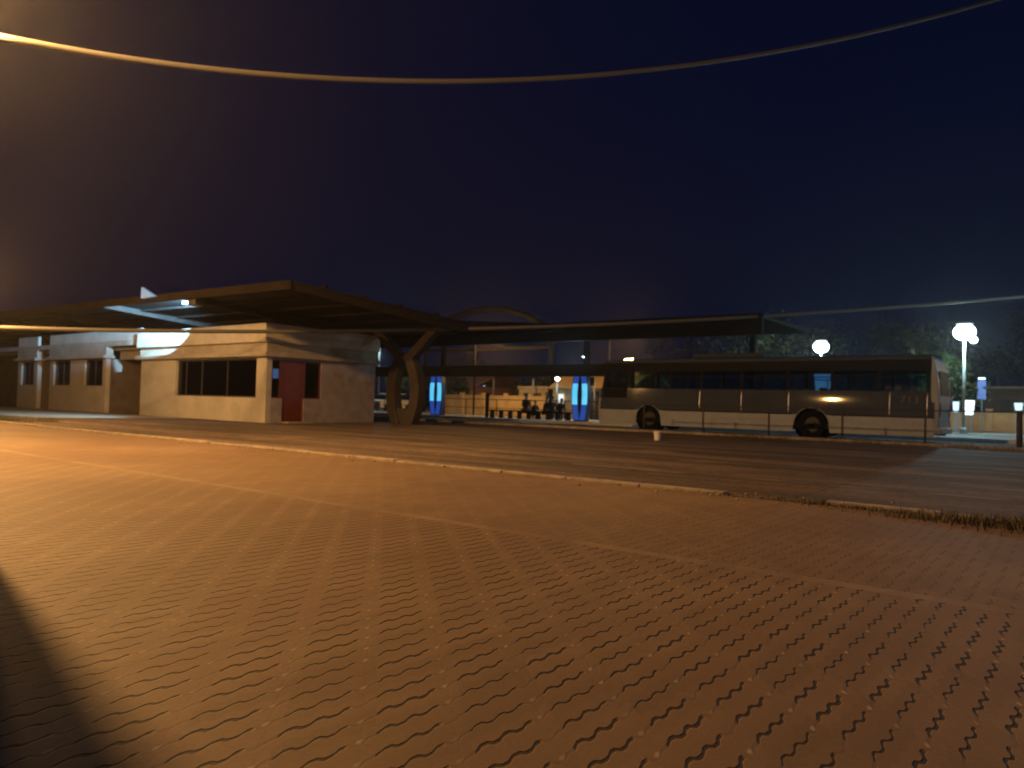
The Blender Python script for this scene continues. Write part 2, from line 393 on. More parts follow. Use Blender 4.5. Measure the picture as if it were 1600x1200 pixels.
sp = [(random.gauss(-.55, .38), random.gauss(7.35, .16), random.uniform(.6, 1.2)) for _ in range(16)]+[(random.gauss(-1.75, .3), random.gauss(7.62, .05), random.uniform(.3, .8)) for _ in range(8)]+[(-2.5, 7.66, .5), (-3.05, 7.63, .6), (-3.15, 7.66, .5), (-3.55, 7.64, .35), (-5.0, 9.3, .4)]
blades('weed', 'weed', sp, 'dry brown weeds growing in the broken kerb at the right', 150, .07, .22)
sp = [(-24.5+random.uniform(-3.5, 1.2), 8.2+random.uniform(-.4, .9), random.uniform(.5, 1.1)) for _ in range(30)]
blades('grass', 'leaf2', sp, 'green grass patch on the pavement at the far left', 40, .16, .3)
sp = [(-16.3, 7.9, .7), (-17.2, 7.8, .7), (-18.4, 7.9, .5), (-19.3, 7.9, .5), (-15.6, 7.85, .5)]
blades('weed', 'weed', sp, 'small dark weed tufts along the left end of the kerb', 60, .13, .2)
sp = [(random.uniform(-13, 2), 24.1+random.uniform(-.5, .35), random.uniform(.6, 1.6)) for _ in range(70)]
blades('weed', 'weed', sp, 'scrubby dark weeds at the foot of the pipe railing before the bus', 35, .13, .35)
b = MB()
for _ in range(160):
    x, y = random.uniform(-14, 1), random.gauss(7.75, .25); r = random.uniform(.006, .02)
    b.ball((x, y, r*.5), r, 6, 4, (1, random.uniform(.6, 1), .6))
solo('gravel', b, 'kerb', 'loose crumbs of stone and soil scattered on the pavers', 'gravel', (-5, 7, 0), kind='stuff')

# ------------------------------------------------------------ station building
FY = 15.3
bd = thing('station_building', 'low cream station building with flat parapet, dark windows and a red corner door', 'building', (-22.6, FY, 0))
H1, H2, H3 = 2.32, 2.82, 3.47
def wall_x(b, x0, x1, y, z0, z1, holes, th=.2, sgn=1):   # wall in plane y, thickness away from viewer, holes = (xa,xb,za,zb)
    xs = x0
    for xa, xb, za, zb in sorted(holes):
        if xa > xs: b.box(xs, y, z0, xa, y+th*sgn, z1)
        if za > z0: b.box(xa, y, z0, xb, y+th*sgn, za)
        if zb < z1: b.box(xa, y, zb, xb, y+th*sgn, z1)
        xs = xb
    if xs < x1: b.box(xs, y, z0, x1, y+th*sgn, z1)
def wall_y(b, x, y0, y1, z0, z1, holes, th=.2):
    ys = y0
    for ya, yb, za, zb in sorted(holes):
        if ya > ys: b.box(x-th, ys, z0, x, ya, z1)
        if za > z0: b.box(x-th, ya, z0, x, yb, za)
        if zb < z1: b.box(x-th, ya, zb, x, yb, z1)
        ys = yb
    if ys < y1: b.box(x-th, ys, z0, x, y1, z1)
fw = MB()
wall_x(fw, -31.55, -22.6, FY, 0, H1, [(-28.7, -23.2, .87, 2.27)])
part('front_wall', fw, 'wall', bd); fw = MB()
wall_x(fw, -40.85, -34.8, FY, 0, H1+.1, [(-40.4, -38.5, 1.2, 2.4), (-36.95, -35.1, 1.2, 2.4)])
part('front_wall', fw, 'wall', bd); fw = MB()
wall_x(fw, -44.95, -42.4, FY, 0, H1+.1, [(-44.5, -42.85, 1.2, 2.4)])
part('front_wall', fw, 'wall', bd)
sw = MB()
wall_y(sw, -22.6, FY+.2, 20.3, 0, H1, [(15.52, 15.97, .87, 2.25), (15.97, 16.9, .02, 2.25), (16.9, 17.66, .87, 2.25)])
part('side_wall', sw, 'mauve_wall', bd)
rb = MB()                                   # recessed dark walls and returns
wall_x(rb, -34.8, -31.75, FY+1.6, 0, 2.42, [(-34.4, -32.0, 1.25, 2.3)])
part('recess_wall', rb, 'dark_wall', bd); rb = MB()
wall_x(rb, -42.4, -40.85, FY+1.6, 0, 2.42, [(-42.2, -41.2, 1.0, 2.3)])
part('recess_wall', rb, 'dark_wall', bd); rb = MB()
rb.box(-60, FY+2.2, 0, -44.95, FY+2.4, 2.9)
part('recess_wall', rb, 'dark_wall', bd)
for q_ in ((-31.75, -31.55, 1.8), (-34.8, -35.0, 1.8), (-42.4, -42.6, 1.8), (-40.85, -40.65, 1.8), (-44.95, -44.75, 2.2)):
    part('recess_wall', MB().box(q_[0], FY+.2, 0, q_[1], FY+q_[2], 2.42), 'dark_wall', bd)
part('back_wall', MB().box(-60, 20.1, 0, -22.8, 20.3, 2.9), 'dark_interior', bd)
part('roof_slab', MB().box(-60, FY+.35, H2, -22.85, 20.25, H2+.15), 'band', bd)
lg = MB()
lg.box(-31.7, FY-.22, H1, -22.36, FY+.3, H1+.16); lg.box(-22.88, FY+.302, H1, -22.36, 20.36, H1+.16)
lg.box(-41.0, FY-.2, H1+.12, -34.65, FY+.3, H1+.26); lg.box(-45.1, FY-.2, H1+.12, -42.25, FY+.3, H1+.26)
part('ledge', lg, 'band', bd, bevel=.015)
bn = MB()
bn.box(-31.55, FY-.06, H1+.16, -22.54, FY+.25, H2); bn.box(-22.8, FY+.25, H1+.16, -22.54, 20.3, H2)
bn.box(-40.9, FY-.05, H1+.26, -34.7, FY+.25, H2+.15); bn.box(-44.95, FY-.05, H1+.26, -42.4, FY+.25, H2+.15)
part('wall_band', bn, 'band', bd)
pp = MB()
pp.box(-31.6, FY-.2, H2, -22.42, FY+.05, H3); pp.box(-22.67, FY+.05, H2, -22.42, 20.35, H3)
part('parapet', pp, 'wall', bd, bevel=.01)
pp = MB(); pp.box(-60, FY-.04, H2+.15, -31.62, FY+.14, H2+.38); pp.box(-31.8, FY+.6, 2.42, -34.8, FY+.8, H2+.15)
part('beam', pp, 'band', bd, bevel=.01)
pp = MB(); pp.box(-40.95, FY-.02, H2+.38, -31.62, FY+.12, H3+.2); pp.box(-44.95, FY-.02, H2+.38, -42.4, FY+.12, H3+.2)
part('parapet', pp, 'wall', bd, bevel=.01, label='set back left parapet')
def window(x0, x1, z0, z1, y, mull, parent, lab=None):
    f = MB(); t = .05
    f.box(x0, y, z0, x1, y+.06, z0+t); f.box(x0, y, z1-t, x1, y+.06, z1); f.box(x0, y, z0+t, x0+t, y+.06, z1-t); f.box(x1-t, y, z0+t, x1, y+.06, z1-t)
    for mxx in mull: f.box(mxx-.025, y+.002, z0+t, mxx+.025, y+.058, z1-t)
    wf = part('window', f, 'frame', parent, label=lab)
    part('pane', MB().box(x0+t, y+.026, z0+t, x1-t, y+.034, z1-t), 'glass', wf)
    return wf
window(-28.7, -23.2, .87, 2.27, FY+.1, [-28.1, -26.95, -25.2], bd, 'wide dark front window')
for a in ((-40.4, -38.5), (-36.95, -35.1), (-44.5, -42.85)):
    window(a[0], a[1], 1.2, 2.4, FY+.08, [(a[0]+a[1])/2], bd)
window(-34.4, -32.0, 1.25, 2.3, FY+1.65, [-33.2], bd); window(-42.2, -41.2, 1.0, 2.3, FY+1.65, [], bd)
c = MB()
for i in range(18):
    x = -28.05+i*.06; c.box(x, FY+.32+(.03 if i % 2 else 0), .8, x+.06, FY+.35+(.03 if i % 2 else 0), 2.3)
part('curtain', c, 'curtain', bd)
def side_window(y0, y1, z0, z1):
    f = MB(); t = .045; x = -22.74
    f.box(x, y0, z0, x+.06, y1, z0+t); f.box(x, y0, z1-t, x+.06, y1, z1); f.box(x, y0, z0+t, x+.06, y0+t, z1-t); f.box(x, y1-t, z0+t, x+.06, y1, z1-t)
    wf = part('window', f, 'red_door', bd); part('pane', MB().box(x+.026, y0+t, z0+t, x+.034, y1-t, z1-t), 'glass', wf)
side_window(15.52, 15.93, .87, 2.25); side_window(16.94, 17.66, .87, 2.25)
df = MB(); df.box(-22.76, 15.93, .02, -22.66, 15.99, 2.25); df.box(-22.76, 16.88, .02, -22.66, 16.94, 2.25); df.box(-22.76, 15.99, 2.19, -22.66, 16.88, 2.25)
dd = part('door', MB().box(-22.75, 15.99, .03, -22.7, 16.88, 2.19), 'red_door', bd)
part('frame', df, 'red_door', dd)
dp = MB()
for z0, z1 in ((.15, .95), (1.1, 2.08)): dp.box(-22.7, 16.1, z0, -22.688, 16.78, z1)
part('door_panel', dp, 'red_door', dd); part('handle', MB().tube([(-22.66, 16.08, 1.0), (-22.66, 16.2, 1.0)], .012).tube([(-22.7, 16.08, 1.0), (-22.66, 16.08, 1.0)], .01), 'chrome', dd)
part('gleam_pane', MB().box(-24.24, 16.68, 1.62, -24.2, 16.86, 1.98).box(-24.24, 16.90, 1.62, -24.2, 17.08, 1.98), emitm('gleam_blue', (.25, .5, 1), 1.2), bd, label='small blue gleam in the corner window, put in as glowing panes')  # blue gleam in the window put in as two emissive panes
fl = MB().box(-31.5, FY+.2, .0, -22.8, 20.1, .03); part('floor', fl, 'dark_interior', bd)
part('step', MB().box(-22.58, 15.9, 0, -22.1, 17.0, .05), 'band', bd, bevel=.01)

# ------------------------------------------------------------ butterfly canopy over the building
ca = thing('station_canopy', 'large brown butterfly roof with sloping wings over the cream station building', 'canopy', (-20.9, 20.2, 0))
XR, XL = -18.0, -62.0
def zf(x): return 4.25+(XR-x)*.0135          # front eave rises slowly to the left
def wing(y0, z0f, y1, z1f, th):
    b = MB(); n = 8
    for i in range(n+1):
        x = XL+(XR-XL)*i/n
        b.v += [Vector((x, y0, z0f(x))), Vector((x, y1, z1f(x))), Vector((x, y1, z1f(x)-th)), Vector((x, y0, z0f(x)-th))]
    for i in range(n):
        a = i*4; c = a+4
        b.f += [(a, c, c+1, a+1), (a+1, c+1, c+2, a+2), (a+2, c+2, c+3, a+3), (a+3, c+3, c, a)]
    b.f += [(0, 1, 2, 3), (n*4+3, n*4+2, n*4+1, n*4)]
    return b
zv = lambda x: 3.86+(XR-x)*.006
part('roof_wing', wing(12.9, zf, 20.2, zv, .05), 'roof', ca, label='near wing')
part('roof_wing', wing(20.2, zv, 27.0, lambda x: 4.45, .05), 'far_roof', ca, label='far wing')
for k, (y, t_) in enumerate(((12.9, 0), (14.4, .2), (15.9, .41), (17.4, .62), (18.9, .82))):
    b = MB(); n = 6
    for i in range(n):
        xa, xb = XL+(XR-XL)*i/n, XL+(XR-XL)*(i+1)/n
        za, zb = [zf(x)*(1-t_)+zv(x)*t_ for x in (xa, xb)]
        d = .24 if k == 0 else .14; o_ = -.03 if k == 0 else .0
        u = .02 if k == 0 else -.052
        b.add([(xa, y+o_, za+u), (xb, y+o_, zb+u), (xb, y+.09+o_, zb+u), (xa, y+.09+o_, za+u), (xa, y+o_, za-d), (xb, y+o_, zb-d), (xb, y+.09+o_, zb-d), (xa, y+.09+o_, za-d)],
              [(0, 1, 2, 3), (7, 6, 5, 4), (0, 4, 5, 1), (1, 5, 6, 2), (2, 6, 7, 3), (3, 7, 4, 0)])
    part('fascia' if k == 0 else 'purlin', b, 'fascia' if k == 0 else 'purlin', ca)
for x in (-18.12, -24, -30, -36, -42, -48, -54):
    b = MB(); z0, z1 = zf(x)-.05, zv(x)-.05
    b.add([(x-.09, 12.98, z0), (x+.09, 12.98, z0), (x+.09, 20.2, z1), (x-.09, 20.2, z1), (x-.09, 12.98, z0-.2), (x+.09, 12.98, z0-.2), (x+.09, 20.2, z1-.34), (x-.09, 20.2, z1-.34)],
          [(0, 1, 2, 3), (7, 6, 5, 4), (0, 4, 5, 1), (1, 5, 6, 2), (2, 6, 7, 3), (3, 7, 4, 0)])
    b.add([(x-.09, 20.2, z1), (x+.09, 20.2, z1), (x+.09, 26.95, 4.4), (x-.09, 26.95, 4.4), (x-.09, 20.2, z1-.34), (x+.09, 20.2, z1-.34), (x+.09, 26.95, 4.2), (x-.09, 26.95, 4.2)],
          [(0, 1, 2, 3), (7, 6, 5, 4), (0, 4, 5, 1), (1, 5, 6, 2), (2, 6, 7, 3), (3, 7, 4, 0)])
    part('rafter', b, 'purlin', ca)
# small bolts or bird spikes that stand on the sloping end
for y in (14.1, 15.6, 17.2, 19.0):
    t_ = (y-12.9)/7.3; z = zf(XR)*(1-t_)+zv(XR)*t_
    part('end_cap', MB().box(XR-.16, y-.06, z+.002, XR+.02, y+.06, z+.10), 'fascia', ca, bevel=.01)
part('far_fascia', MB().box(XL, 27.0, 4.15, XR, 27.08, 4.5), 'far_roof', ca)

# ------------------------------------------------------------ bowed twin-leg columns
def bow(cx, cy, z0, z1, half, side, wdt, dep, n=16, p=.30, base=.28, top=.1):
    """one bowed leg of a lens-shaped pillar, section wdt x dep"""
    b = MB()
    for i in range(n+1):
        t = i/n; e = base*(1-t)+top*t
        off = side*(e*half*1.0+half*(1-e)*math.sin(math.pi*min(1, (t*.93+.07)))**.8)
        x = cx+off; z = z0+(z1-z0)*t
        for dx, dy in ((-wdt/2, -dep/2), (wdt/2, -dep/2), (wdt/2, dep/2), (-wdt/2, dep/2)):
            b.v.append(Vector((x+dx, cy+dy, z)))
    for i in range(n):
        for j in range(4): b.f.append((i*4+j, i*4+(j+1) % 4, i*4+4+(j+1) % 4, i*4+4+j))
    b.f += [(3, 2, 1, 0), (n*4, n*4+1, n*4+2, n*4+3)]
    return b
cl = thing('concrete_column', 'grey bowed twin-leg concrete column beside the right end of the station building', 'column', (-20.9, 20.2, 0), 'columns of the station canopy')
for s in (-1, 1): part('leg', bow(-20.75, 20.2, .0, 2.75, .66, s, .46, .4), 'col', cl, bevel=.02)
for s in (-1, 1):
    b = MB(); x0, x1 = -20.75+s*.12, -20.75+s*1.55
    b.add([(x0-.28, 20.02, 2.45), (x0+.28, 20.02, 2.45), (x0+.28, 20.38, 2.45), (x0-.28, 20.38, 2.45), (x1-.24, 20.04, 3.62), (x1+.24, 20.04, 3.62), (x1+.24, 20.36, 3.62), (x1-.24, 20.36, 3.62)],
          [(3, 2, 1, 0), (4, 5, 6, 7), (0, 1, 5, 4), (1, 2, 6, 5), (2, 3, 7, 6), (3, 0, 4, 7)])
    part('branch', b, 'col', cl, bevel=.02)
part('plinth', MB().prism([(-21.12, .0), (-20.38, .0), (-20.2, .62), (-21.3, .62)], 'y', 20.08, 20.32), 'col', cl)

def blue_pillar(x, y, label):
    r = thing('bowed_pillar', label, 'pillar', (x, y, .1), 'blue lit pillars on the platform')
    for s in (-1, 1):
        part('leg', bow(x, y, .1, 3.0, .31, s, .42, .34), 'blue_frame', r, bevel=.02)
        for z0, z1, m, nm in ((.16, .95, 'blue_panel', 'lower_panel'), (.96, 2.05, 'cyan_panel', 'lit_panel'), (2.06, 2.92, 'blue_panel', 'upper_panel')):
            b = MB(); n = 6; vs = []
            for i in range(n+1):
                z = z0+(z1-z0)*i/n; t = (z-.1)/2.9; e = .28*(1-t)+.1*t
                off = s*(e*.31+.31*(1-e)*math.sin(math.pi*min(1, (t*.93+.07)))**.8)
                vs += [(x+off-.155, y-.19, z), (x+off+.155, y-.19, z), (x+off+.155, y-.173, z), (x+off-.155, y-.173, z)]
            fs = [(0, 1, 2, 3), (n*4+3, n*4+2, n*4+1, n*4)]
            for i in range(n):
                for j in range(4): fs.append((i*4+j, i*4+(j+1) % 4, i*4+4+(j+1) % 4, i*4+4+j))
            b.add(vs, fs); part(nm, b, m, r)
    return r
bp1 = blue_pillar(-20.85, 33.0, 'blue lit bowed pillar just left of the bus front')
b1 = atY(683, 640, 33)
dup(bp1, (b1.x, 33.0, .1), 'blue lit bowed pillar beside the concrete column, farther left of the two')

# ------------------------------------------------------------ platform canopy
pc = thing('platform_canopy', 'long dark flat canopy over the bus platform behind the bus', 'canopy', (-28, 33, .1))
part('roof_deck', MB().box(-60, 30.7, 4.72, -10.6, 37.2, 4.85), 'far_roof', pc)
part('fascia', MB().box(-60, 30.5, 4.05, -10.6, 30.68, 4.95), 'far_roof', pc)
part('lower_beam', MB().box(-60, 32.55, 2.42, -18.4, 32.8, 3.05), 'far_roof', pc)
part('lower_beam', MB().box(-60, 35.6, 2.62, -18.4, 35.8, 3.0), 'far_roof', pc)
for x in (-58, -49, -40, -31.1, -20.85, -12):
    part('post', MB().box(x-.12, 33.3, .1, x+.12, 33.54, 4.72), 'far_roof', pc)
tb = atY(914, 554, 34.5)
lt = thing('tube_light', 'short white tube light under the dark platform canopy above the blue pillar', 'lamp', tb)
part('tube', MB().tube([(tb.x-.1, 34.5, tb.z-.12), (tb.x+.05, 34.5, tb.z-.1), (tb.x+.1, 34.5, tb.z+.2)], .05), emitm('tube_white', (.55, .9, 1), 2.2), lt, smooth=True)
part('bracket', MB().box(tb.x-.03, 34.53, tb.z+.1, tb.x+.03, 34.58, 4.72), 'steel', lt)
lamp('tube_glow', 'POINT', (tb.x, 34.3, 3.3), 320, WHITE, lt, .15)

# arch beyond
b = MB(); A0, A1, A2 = atY(682, 505, 45), atY(765, 483, 45), atY(842, 503, 45)
cx_, hw = (A0.x+A2.x)/2, (A2.x-A0.x)/2+1.2
pts = [(cx_+hw*math.cos(a), 45, 5.2+(A1.z-5.2)*math.sin(a)) for a in [math.pi*i/28 for i in range(29)]]
ar = thing('roof_arch', 'pale curved arch rising above the dark canopy roofs', 'arch', (cx_, 45, 0))
part('arch_rib', MB().tube(pts, .27, 6), mat('arch_grey', (.006, .007, .010), .9, .1, 2, spec=.03), ar, smooth=True)
part('tie', MB().box(cx_-hw, 44.9, 5.0, cx_+hw, 45.1, 5.25), 'far_roof', ar)
for s in (-1, 1): part('post', MB().tube([(cx_+s*hw, 45, 0), (cx_+s*hw, 45, 5.2)], .18), 'far_roof', ar)

# ------------------------------------------------------------ railings
fg = thing('pipe_railing', 'low rusty pipe railing on posts between the pavement and the bus', 'railing', (-6, 25, 0))
for x in (1.2, -1.45, -3.75, -6.05, -8.35, -10.65, -12.95):
    part('post', MB().tube([(x, 24.85, 0), (x, 24.85, 1.08)], .032 if x != -1.45 else .075), 'rust', fg, smooth=True)
part('rail', MB().tube([(1.2, 24.85, 1.06), (-12.95, 24.85, 1.0)], .018), 'rust', fg, smooth=True)
fp = thing('platform_railing', 'thin dark railing along the back of the platform before the ochre wall', 'railing', (-30, 37.1, .1))
for i in range(12):
    x = -48+i*2.6; part('post', MB().tube([(x, 37.1, .1), (x, 37.1, 1.15)], .03, 6), 'far_roof', fp)
part('rail', MB().tube([(-48, 37.1, 1.15), (-19.4, 37.1, 1.15)], .03, 6), 'far_roof', fp)
part('rail', MB().tube([(-48, 37.1, .6), (-19.4, 37.1, .6)], .02, 6), 'far_roof', fp)

# white pot on the ground
q = Vector((-9.4, 18.85, 0))
bk = thing('plastic_bucket', 'small cream bucket standing alone on the pavement before the bus wheel', 'bucket', q)
part('tub', MB().ring([(0, .0), (.075, .0), (.105, .24), (.112, .24), (.112, .255), (.095, .255), (.085, .02), (0, .02)], q, 'z', 20), 'plastic_white', bk, smooth=False)
part('handle', MB().tube([q+Vector((.108*math.cos(a), -.02, .25-.06*math.sin(a))) for a in [math.pi*i/10 for i in range(11)]], .004, 6), 'steel', bk)

# ------------------------------------------------------------ bus
BX0, BX1, BY, BW = -16.25, -3.85, 27.2, 2.5
bus = thing('city_bus', 'long white and grey city bus with dark windows parked facing left', 'bus', (-10, BY+1.25, 0))
WH = [(-14.0, .56), (-7.66, .6)]
def side_profile(z0, z1, x0, x1, arches):
    pts = [(x0, z0)]
    for cx, r in arches:
        zc = .46
        a0 = math.asin((z0-zc)/r) if z0 < zc else 0
        st = [(cx-r*math.cos(a), zc+r*math.sin(a)) for a in [a0+(math.pi-2*a0)*i/16 for i in range(17)]]
        pts += [p for p in st if p[1] < z1] if max(p[1] for p in st) < z1 else [p for p in st if p[1] < z1-.0]
    pts += [(x1, z0), (x1, z1), (x0, z1)]
    return pts
# lower white skirt, belt, grey middle that leans in towards the sill, on both sides
def panel_strip(y_of_z, zs, x0, x1, arches, th, flip):
    """curved side panel: columns in x, rows in z, with the wheel arches cut away"""
    b = MB(); xs = []
    n = int((x1-x0)/.06)
    xs = [x0+(x1-x0)*i/n for i in range(n+1)]
    rows = []
    for x in xs:
        zl = zs[0]
        for cx, r in arches:
            if abs(x-cx) < r: zl = max(zl, .46+math.sqrt(r*r-(x-cx)**2))
        col_ = [max(z, min(zl, zs[-1])) for z in zs]; rows.append(col_)
    m = len(zs); sg = 1 if not flip else -1
    for x, col_ in zip(xs, rows):
        for z in col_: b.v.append(Vector((x, (BY if not flip else BY+BW)+sg*y_of_z(z), z)))
    for i in range(len(xs)-1):
        for j in range(m-1):
            a = i*m+j
            if rows[i][j+1]-rows[i][j] < 1e-5 and rows[i+1][j+1]-rows[i+1][j] < 1e-5: continue
            b.f.append((a, a+m, a+m+1, a+1))
    return b
def ymid(z): t = max(0, min(1, (z-.83)/.84)); return .0+.055*t*t+.02*t
def add_side(flip):
    A = [(c, r) for c, r in WH]
    s = part('skirt_panel', panel_strip(lambda z: .01*(.8-z), [.2, .35, .5, .65, .81], BX0, BX1, A, .02, flip), 'white_paint', bus, smooth=True)
    part('side_panel', panel_strip(ymid, [.82+.85*i/12 for i in range(13)], -13.25, BX1, A, .02, flip), 'grey_paint', bus, smooth=True)
    y = BY if not flip else BY+BW; sg = 1 if not flip else -1
    part('side_panel', panel_strip(lambda z: .035*(z-.82), [.82+.85*i/12 for i in range(13)], BX0, -13.25, A, .02, flip), 'grey_paint', bus)
    part('header_panel', MB().box(BX0+.1, y+sg*.085, 2.36, BX1-.05, y+sg*.13, 2.72), 'black_paint', bus)
    for x in PIL: part('window_pillar', MB().box(x-.05, y+sg*.08, 1.67, x+.05, y+sg*.14, 2.36), 'black_paint', bus)
PIL = [BX0+.15, -15.05, -14.75, -13.1, -11.8, -10.2, -8.5, -7.0, -5.5, -4.05]
add_side(False); add_side(True)
for flip in (False, True):
    y = BY+.1 if not flip else BY+BW-.1
    for a, c in zip(PIL[:-1], PIL[1:]):
        z0 = 1.68
        wp = part('window', MB().box(a+.05, y-.004, z0, c-.05, y+.004, 2.36), 'bus_glass', bus)
        yy = y-.012 if not flip else y+.012
        if c-a > 1: part('slider_rail', MB().box(a+.05, yy-.006, 2.12, c-.05, yy+.006, 2.15).box((a+c)/2-.015, yy-.006, 1.68, (a+c)/2+.015, yy+.006, 2.12), 'black_paint', wp)
part('driver_window_surround', MB().box(BX0+.12, BY-.006, 1.28, -15.0, BY+.012, 1.66), 'black_paint', bus)
# roof, floor, ends
rp = [(BY+.085, 2.7), (BY+.10, 2.80), (BY+.2, 2.87), (BY+.6, 2.92), (BY+1.9, 2.92), (BY+2.3, 2.87), (BY+2.4, 2.80), (BY+2.415, 2.7)]
part('roof', MB().prism(rp, 'x', BX0+.25, BX1-.08), 'grey_paint', bus, smooth=False, bevel=.02)
part('floor', MB().box(BX0+.2, BY+.1, .32, BX1-.15, BY+BW-.1, .5), 'black_paint', bus)
part('roof_unit', MB().prism([(BY+.5, 2.92), (BY+.62, 3.08), (BY+1.88, 3.08), (BY+2.0, 2.92)], 'x', -12.4, -9.6), 'grey_paint', bus, bevel=.02)
fp_ = [(BX0-.06, .28), (BX0-.1, .8), (BX0-.08, 1.25), (BX0+.05, 1.3), (BX0+.05, .28)]
part('front_panel', MB().prism([(x, z) for x, z in fp_], 'y', BY+.01, BY+BW-.01), 'white_paint', bus, bevel=.03)
part('windscreen', MB().prism([(BX0-.07, 1.28), (BX0+.18, 2.5), (BX0+.2, 2.5), (BX0-.05, 1.28)], 'y', BY+.1, BY+BW-.1), 'bus_glass', bus)
part('destination_box', MB().prism([(BX0+.16, 2.5), (BX0+.2, 2.78), (BX0+.4, 2.8), (BX0+.4, 2.5)], 'y', BY+.1, BY+BW-.1), 'black_paint', bus)
for s in (.3, 2.2): part('headlight', MB().box(BX0-.11, BY+s-.14, .62, BX0-.07, BY+s+.14, .78), 'chrome', bus)
rr = [(BX1-.06, .34), (BX1+.10, .42), (BX1+.14, 1.2), (BX1+.10, 2.0), (BX1-.02, 2.72), (BX1-.1, 2.86), (BX1-.12, .34)]
part('rear_panel', MB().prism(rr, 'y', BY+.03, BY+BW-.03), 'white_paint', bus, bevel=.04)
part('rear_window', MB().prism([(BX1+.142, 1.55), (BX1+.09, 2.35), (BX1+.096, 2.35), (BX1+.15, 1.55)], 'y', BY+.35, BY+BW-.35), 'black_paint', bus)
for s in (.2, 2.3):
    part('tail_light', MB().box(BX1+.135, BY+s-.07, .85, BX1+.155, BY+s+.07, 1.3), mat('tail_red', (.35, .03, .02), .3), bus)
part('bumper', MB().box(BX1-.05, BY+.02, .3, BX1+.2, BY+BW-.02, .5), 'white_paint', bus, bevel=.03)
for x in (-11.82, -10.18, -8.45, -5.16, -4.06):
    part('seam_trim', MB().tube([(x, BY+ymid(z)-.008, z) for z in [.84+.8*i/8 for i in range(9)]], .018, 6), 'chrome', bus, smooth=True)
part('belt_moulding', MB().box(BX0, BY-.014, .80, -14.62, BY-.002, .84).box(-13.38, BY-.014, .80, -8.32, BY-.002, .84).box(-7.0, BY-.014, .80, BX1, BY-.002, .84), 'rubber', bus)
# arch lips that catch light
for cx, r in WH:
    part('arch_lip', MB().tube([(cx+(r+.0)*math.cos(a), BY-.006+(ymid(.46+r*math.sin(a)) if .46+r*math.sin(a) > .82 else 0), .46+r*math.sin(a)) for a in [math.pi*i/20 for i in range(21)]], .014, 6), 'white_paint', bus, smooth=True)
    part('wheel_well', MB().ring([(r-.005, .05), (r-.005, .6), (0, .6)], (cx, BY, .46), 'y', 30), 'rubber', bus)
    for y0 in (BY+.08, BY+BW-.38):
        wpart = part('wheel', MB().ring([(.29, 0), (.44, .0), (.475, .04), (.475, .26), (.44, .3), (.29, .3), (.29, 0)], (cx, y0, .475), 'y', 36), 'rubber', bus, smooth=False, bevel=.008)
        sg = 1 if y0 < BY+1 else -1
        ya = y0+.03 if sg > 0 else y0+.27
        part('rim', MB().ring([(.29, 0), (.25, .05*sg), (.12, .06*sg), (.11, -.01*sg), (0, -.01*sg)], (cx, ya, .475), 'y', 28), 'hub', wpart, smooth=False)
# seats, steering wheel
for i in range(9):
    x = -14.0+i*1.02
    for y in (BY+.35, BY+1.6):
        part('seat', MB().box(x, y, .9, x+.42, y+.8, 1.0).box(x+.38, y, 1.0, x+.48, y+.8, 1.78), 'seat', bus, bevel=.03)
# fleet number 713 in small grey characters
fc = bpy.data.curves.new('fleet_number', 'FONT'); fc.body = '713'; fc.size = .34; fc.extrude = .002; fc.space_character = 1.15
fo = bpy.data.objects.new('fleet_number', fc); COL.objects.link(fo)
dg = bpy.context.evaluated_depsgraph_get(); me = bpy.data.meshes.new_from_object(fo.evaluated_get(dg)); bpy.data.objects.remove(fo)
me.materials.clear(); me.materials.append(mat('number_grey', (.14, .14, .15), .7))
fo = link('fleet_number', me, bus); fo.rotation_euler = (rad(90-4), 0, 0); fo.location = Vector((-4.85, BY+.008, 1.28))-ORI[bus.name]
# side mirror
part('mirror', MB().tube([(BX0+.1, BY+.05, 2.45), (BX0-.25, BY-.15, 2.4), (BX0-.28, BY-.18, 2.1)], .02, 6).box(BX0-.34, BY-.28, 1.75, BX0-.26, BY-.08, 2.12), 'black_paint', bus)

# ------------------------------------------------------------ street lamps with light
def street_lamp(px, py, Y, label, heads=1, glow=7, r=.2, power=400, light=True):
    h = atY(px, py, Y)
    t = thing('street_lamp', label, 'street lamp', (h.x, Y, 0), 'white street lamps')
    part('pole', MB().tube([(h.x, Y, 0), (h.x, Y, h.z-.1)], .085, 10, .055), 'steel', t, smooth=True)
    part('base', MB().ring([(0, 0), (.2, 0), (.2, .25), (.11, .32), (0, .32)], (h.x, Y, 0), 'z', 14), 'steel', t)
    em = emitm('lamp_white', (.72, .96, 1), glow)
    part('lamp_globe', MB().ball((h.x, Y, h.z), r, sq=(1, 1, .8)), em, t, smooth=True)
    part('cap', MB().ball((h.x, Y, h.z+r*.85), r*.8, sq=(1, 1, .25)), 'steel', t, smooth=True)
    if heads == 2:
        part('arm', MB().tube([(h.x, Y, h.z-.3), (h.x+.35, Y, h.z-.42)], .03, 6), 'steel', t)
        part('lamp_globe', MB().ball((h.x+.42, Y, h.z-.42), .17), em, t, smooth=True)
    if light: lamp('lamp_light', 'POINT', (h.x, Y-.5, h.z-.45), power, WHITE, t, .15)
    return t
street_lamp(1507, 519, 45, 'bright white twin-headed street lamp on a pale pole right of the bus', 2, 16, .52, 1000)
street_lamp(1283, 542, 52, 'bright white street lamp rising behind the middle of the bus', 1, 16, .5, 600)
street_lamp(594, 525, 45, 'pale lamp pole seen in the gap between building and concrete column', 1, 3, .2, 500)
street_lamp(757, 590, 84, 'small distant white globe lamp, left of the two under the platform canopy', 1, 6, .42, 150)
street_lamp(871, 592, 42.4, 'small white globe lamp above the waiting people', 1, 6, .17, 25)
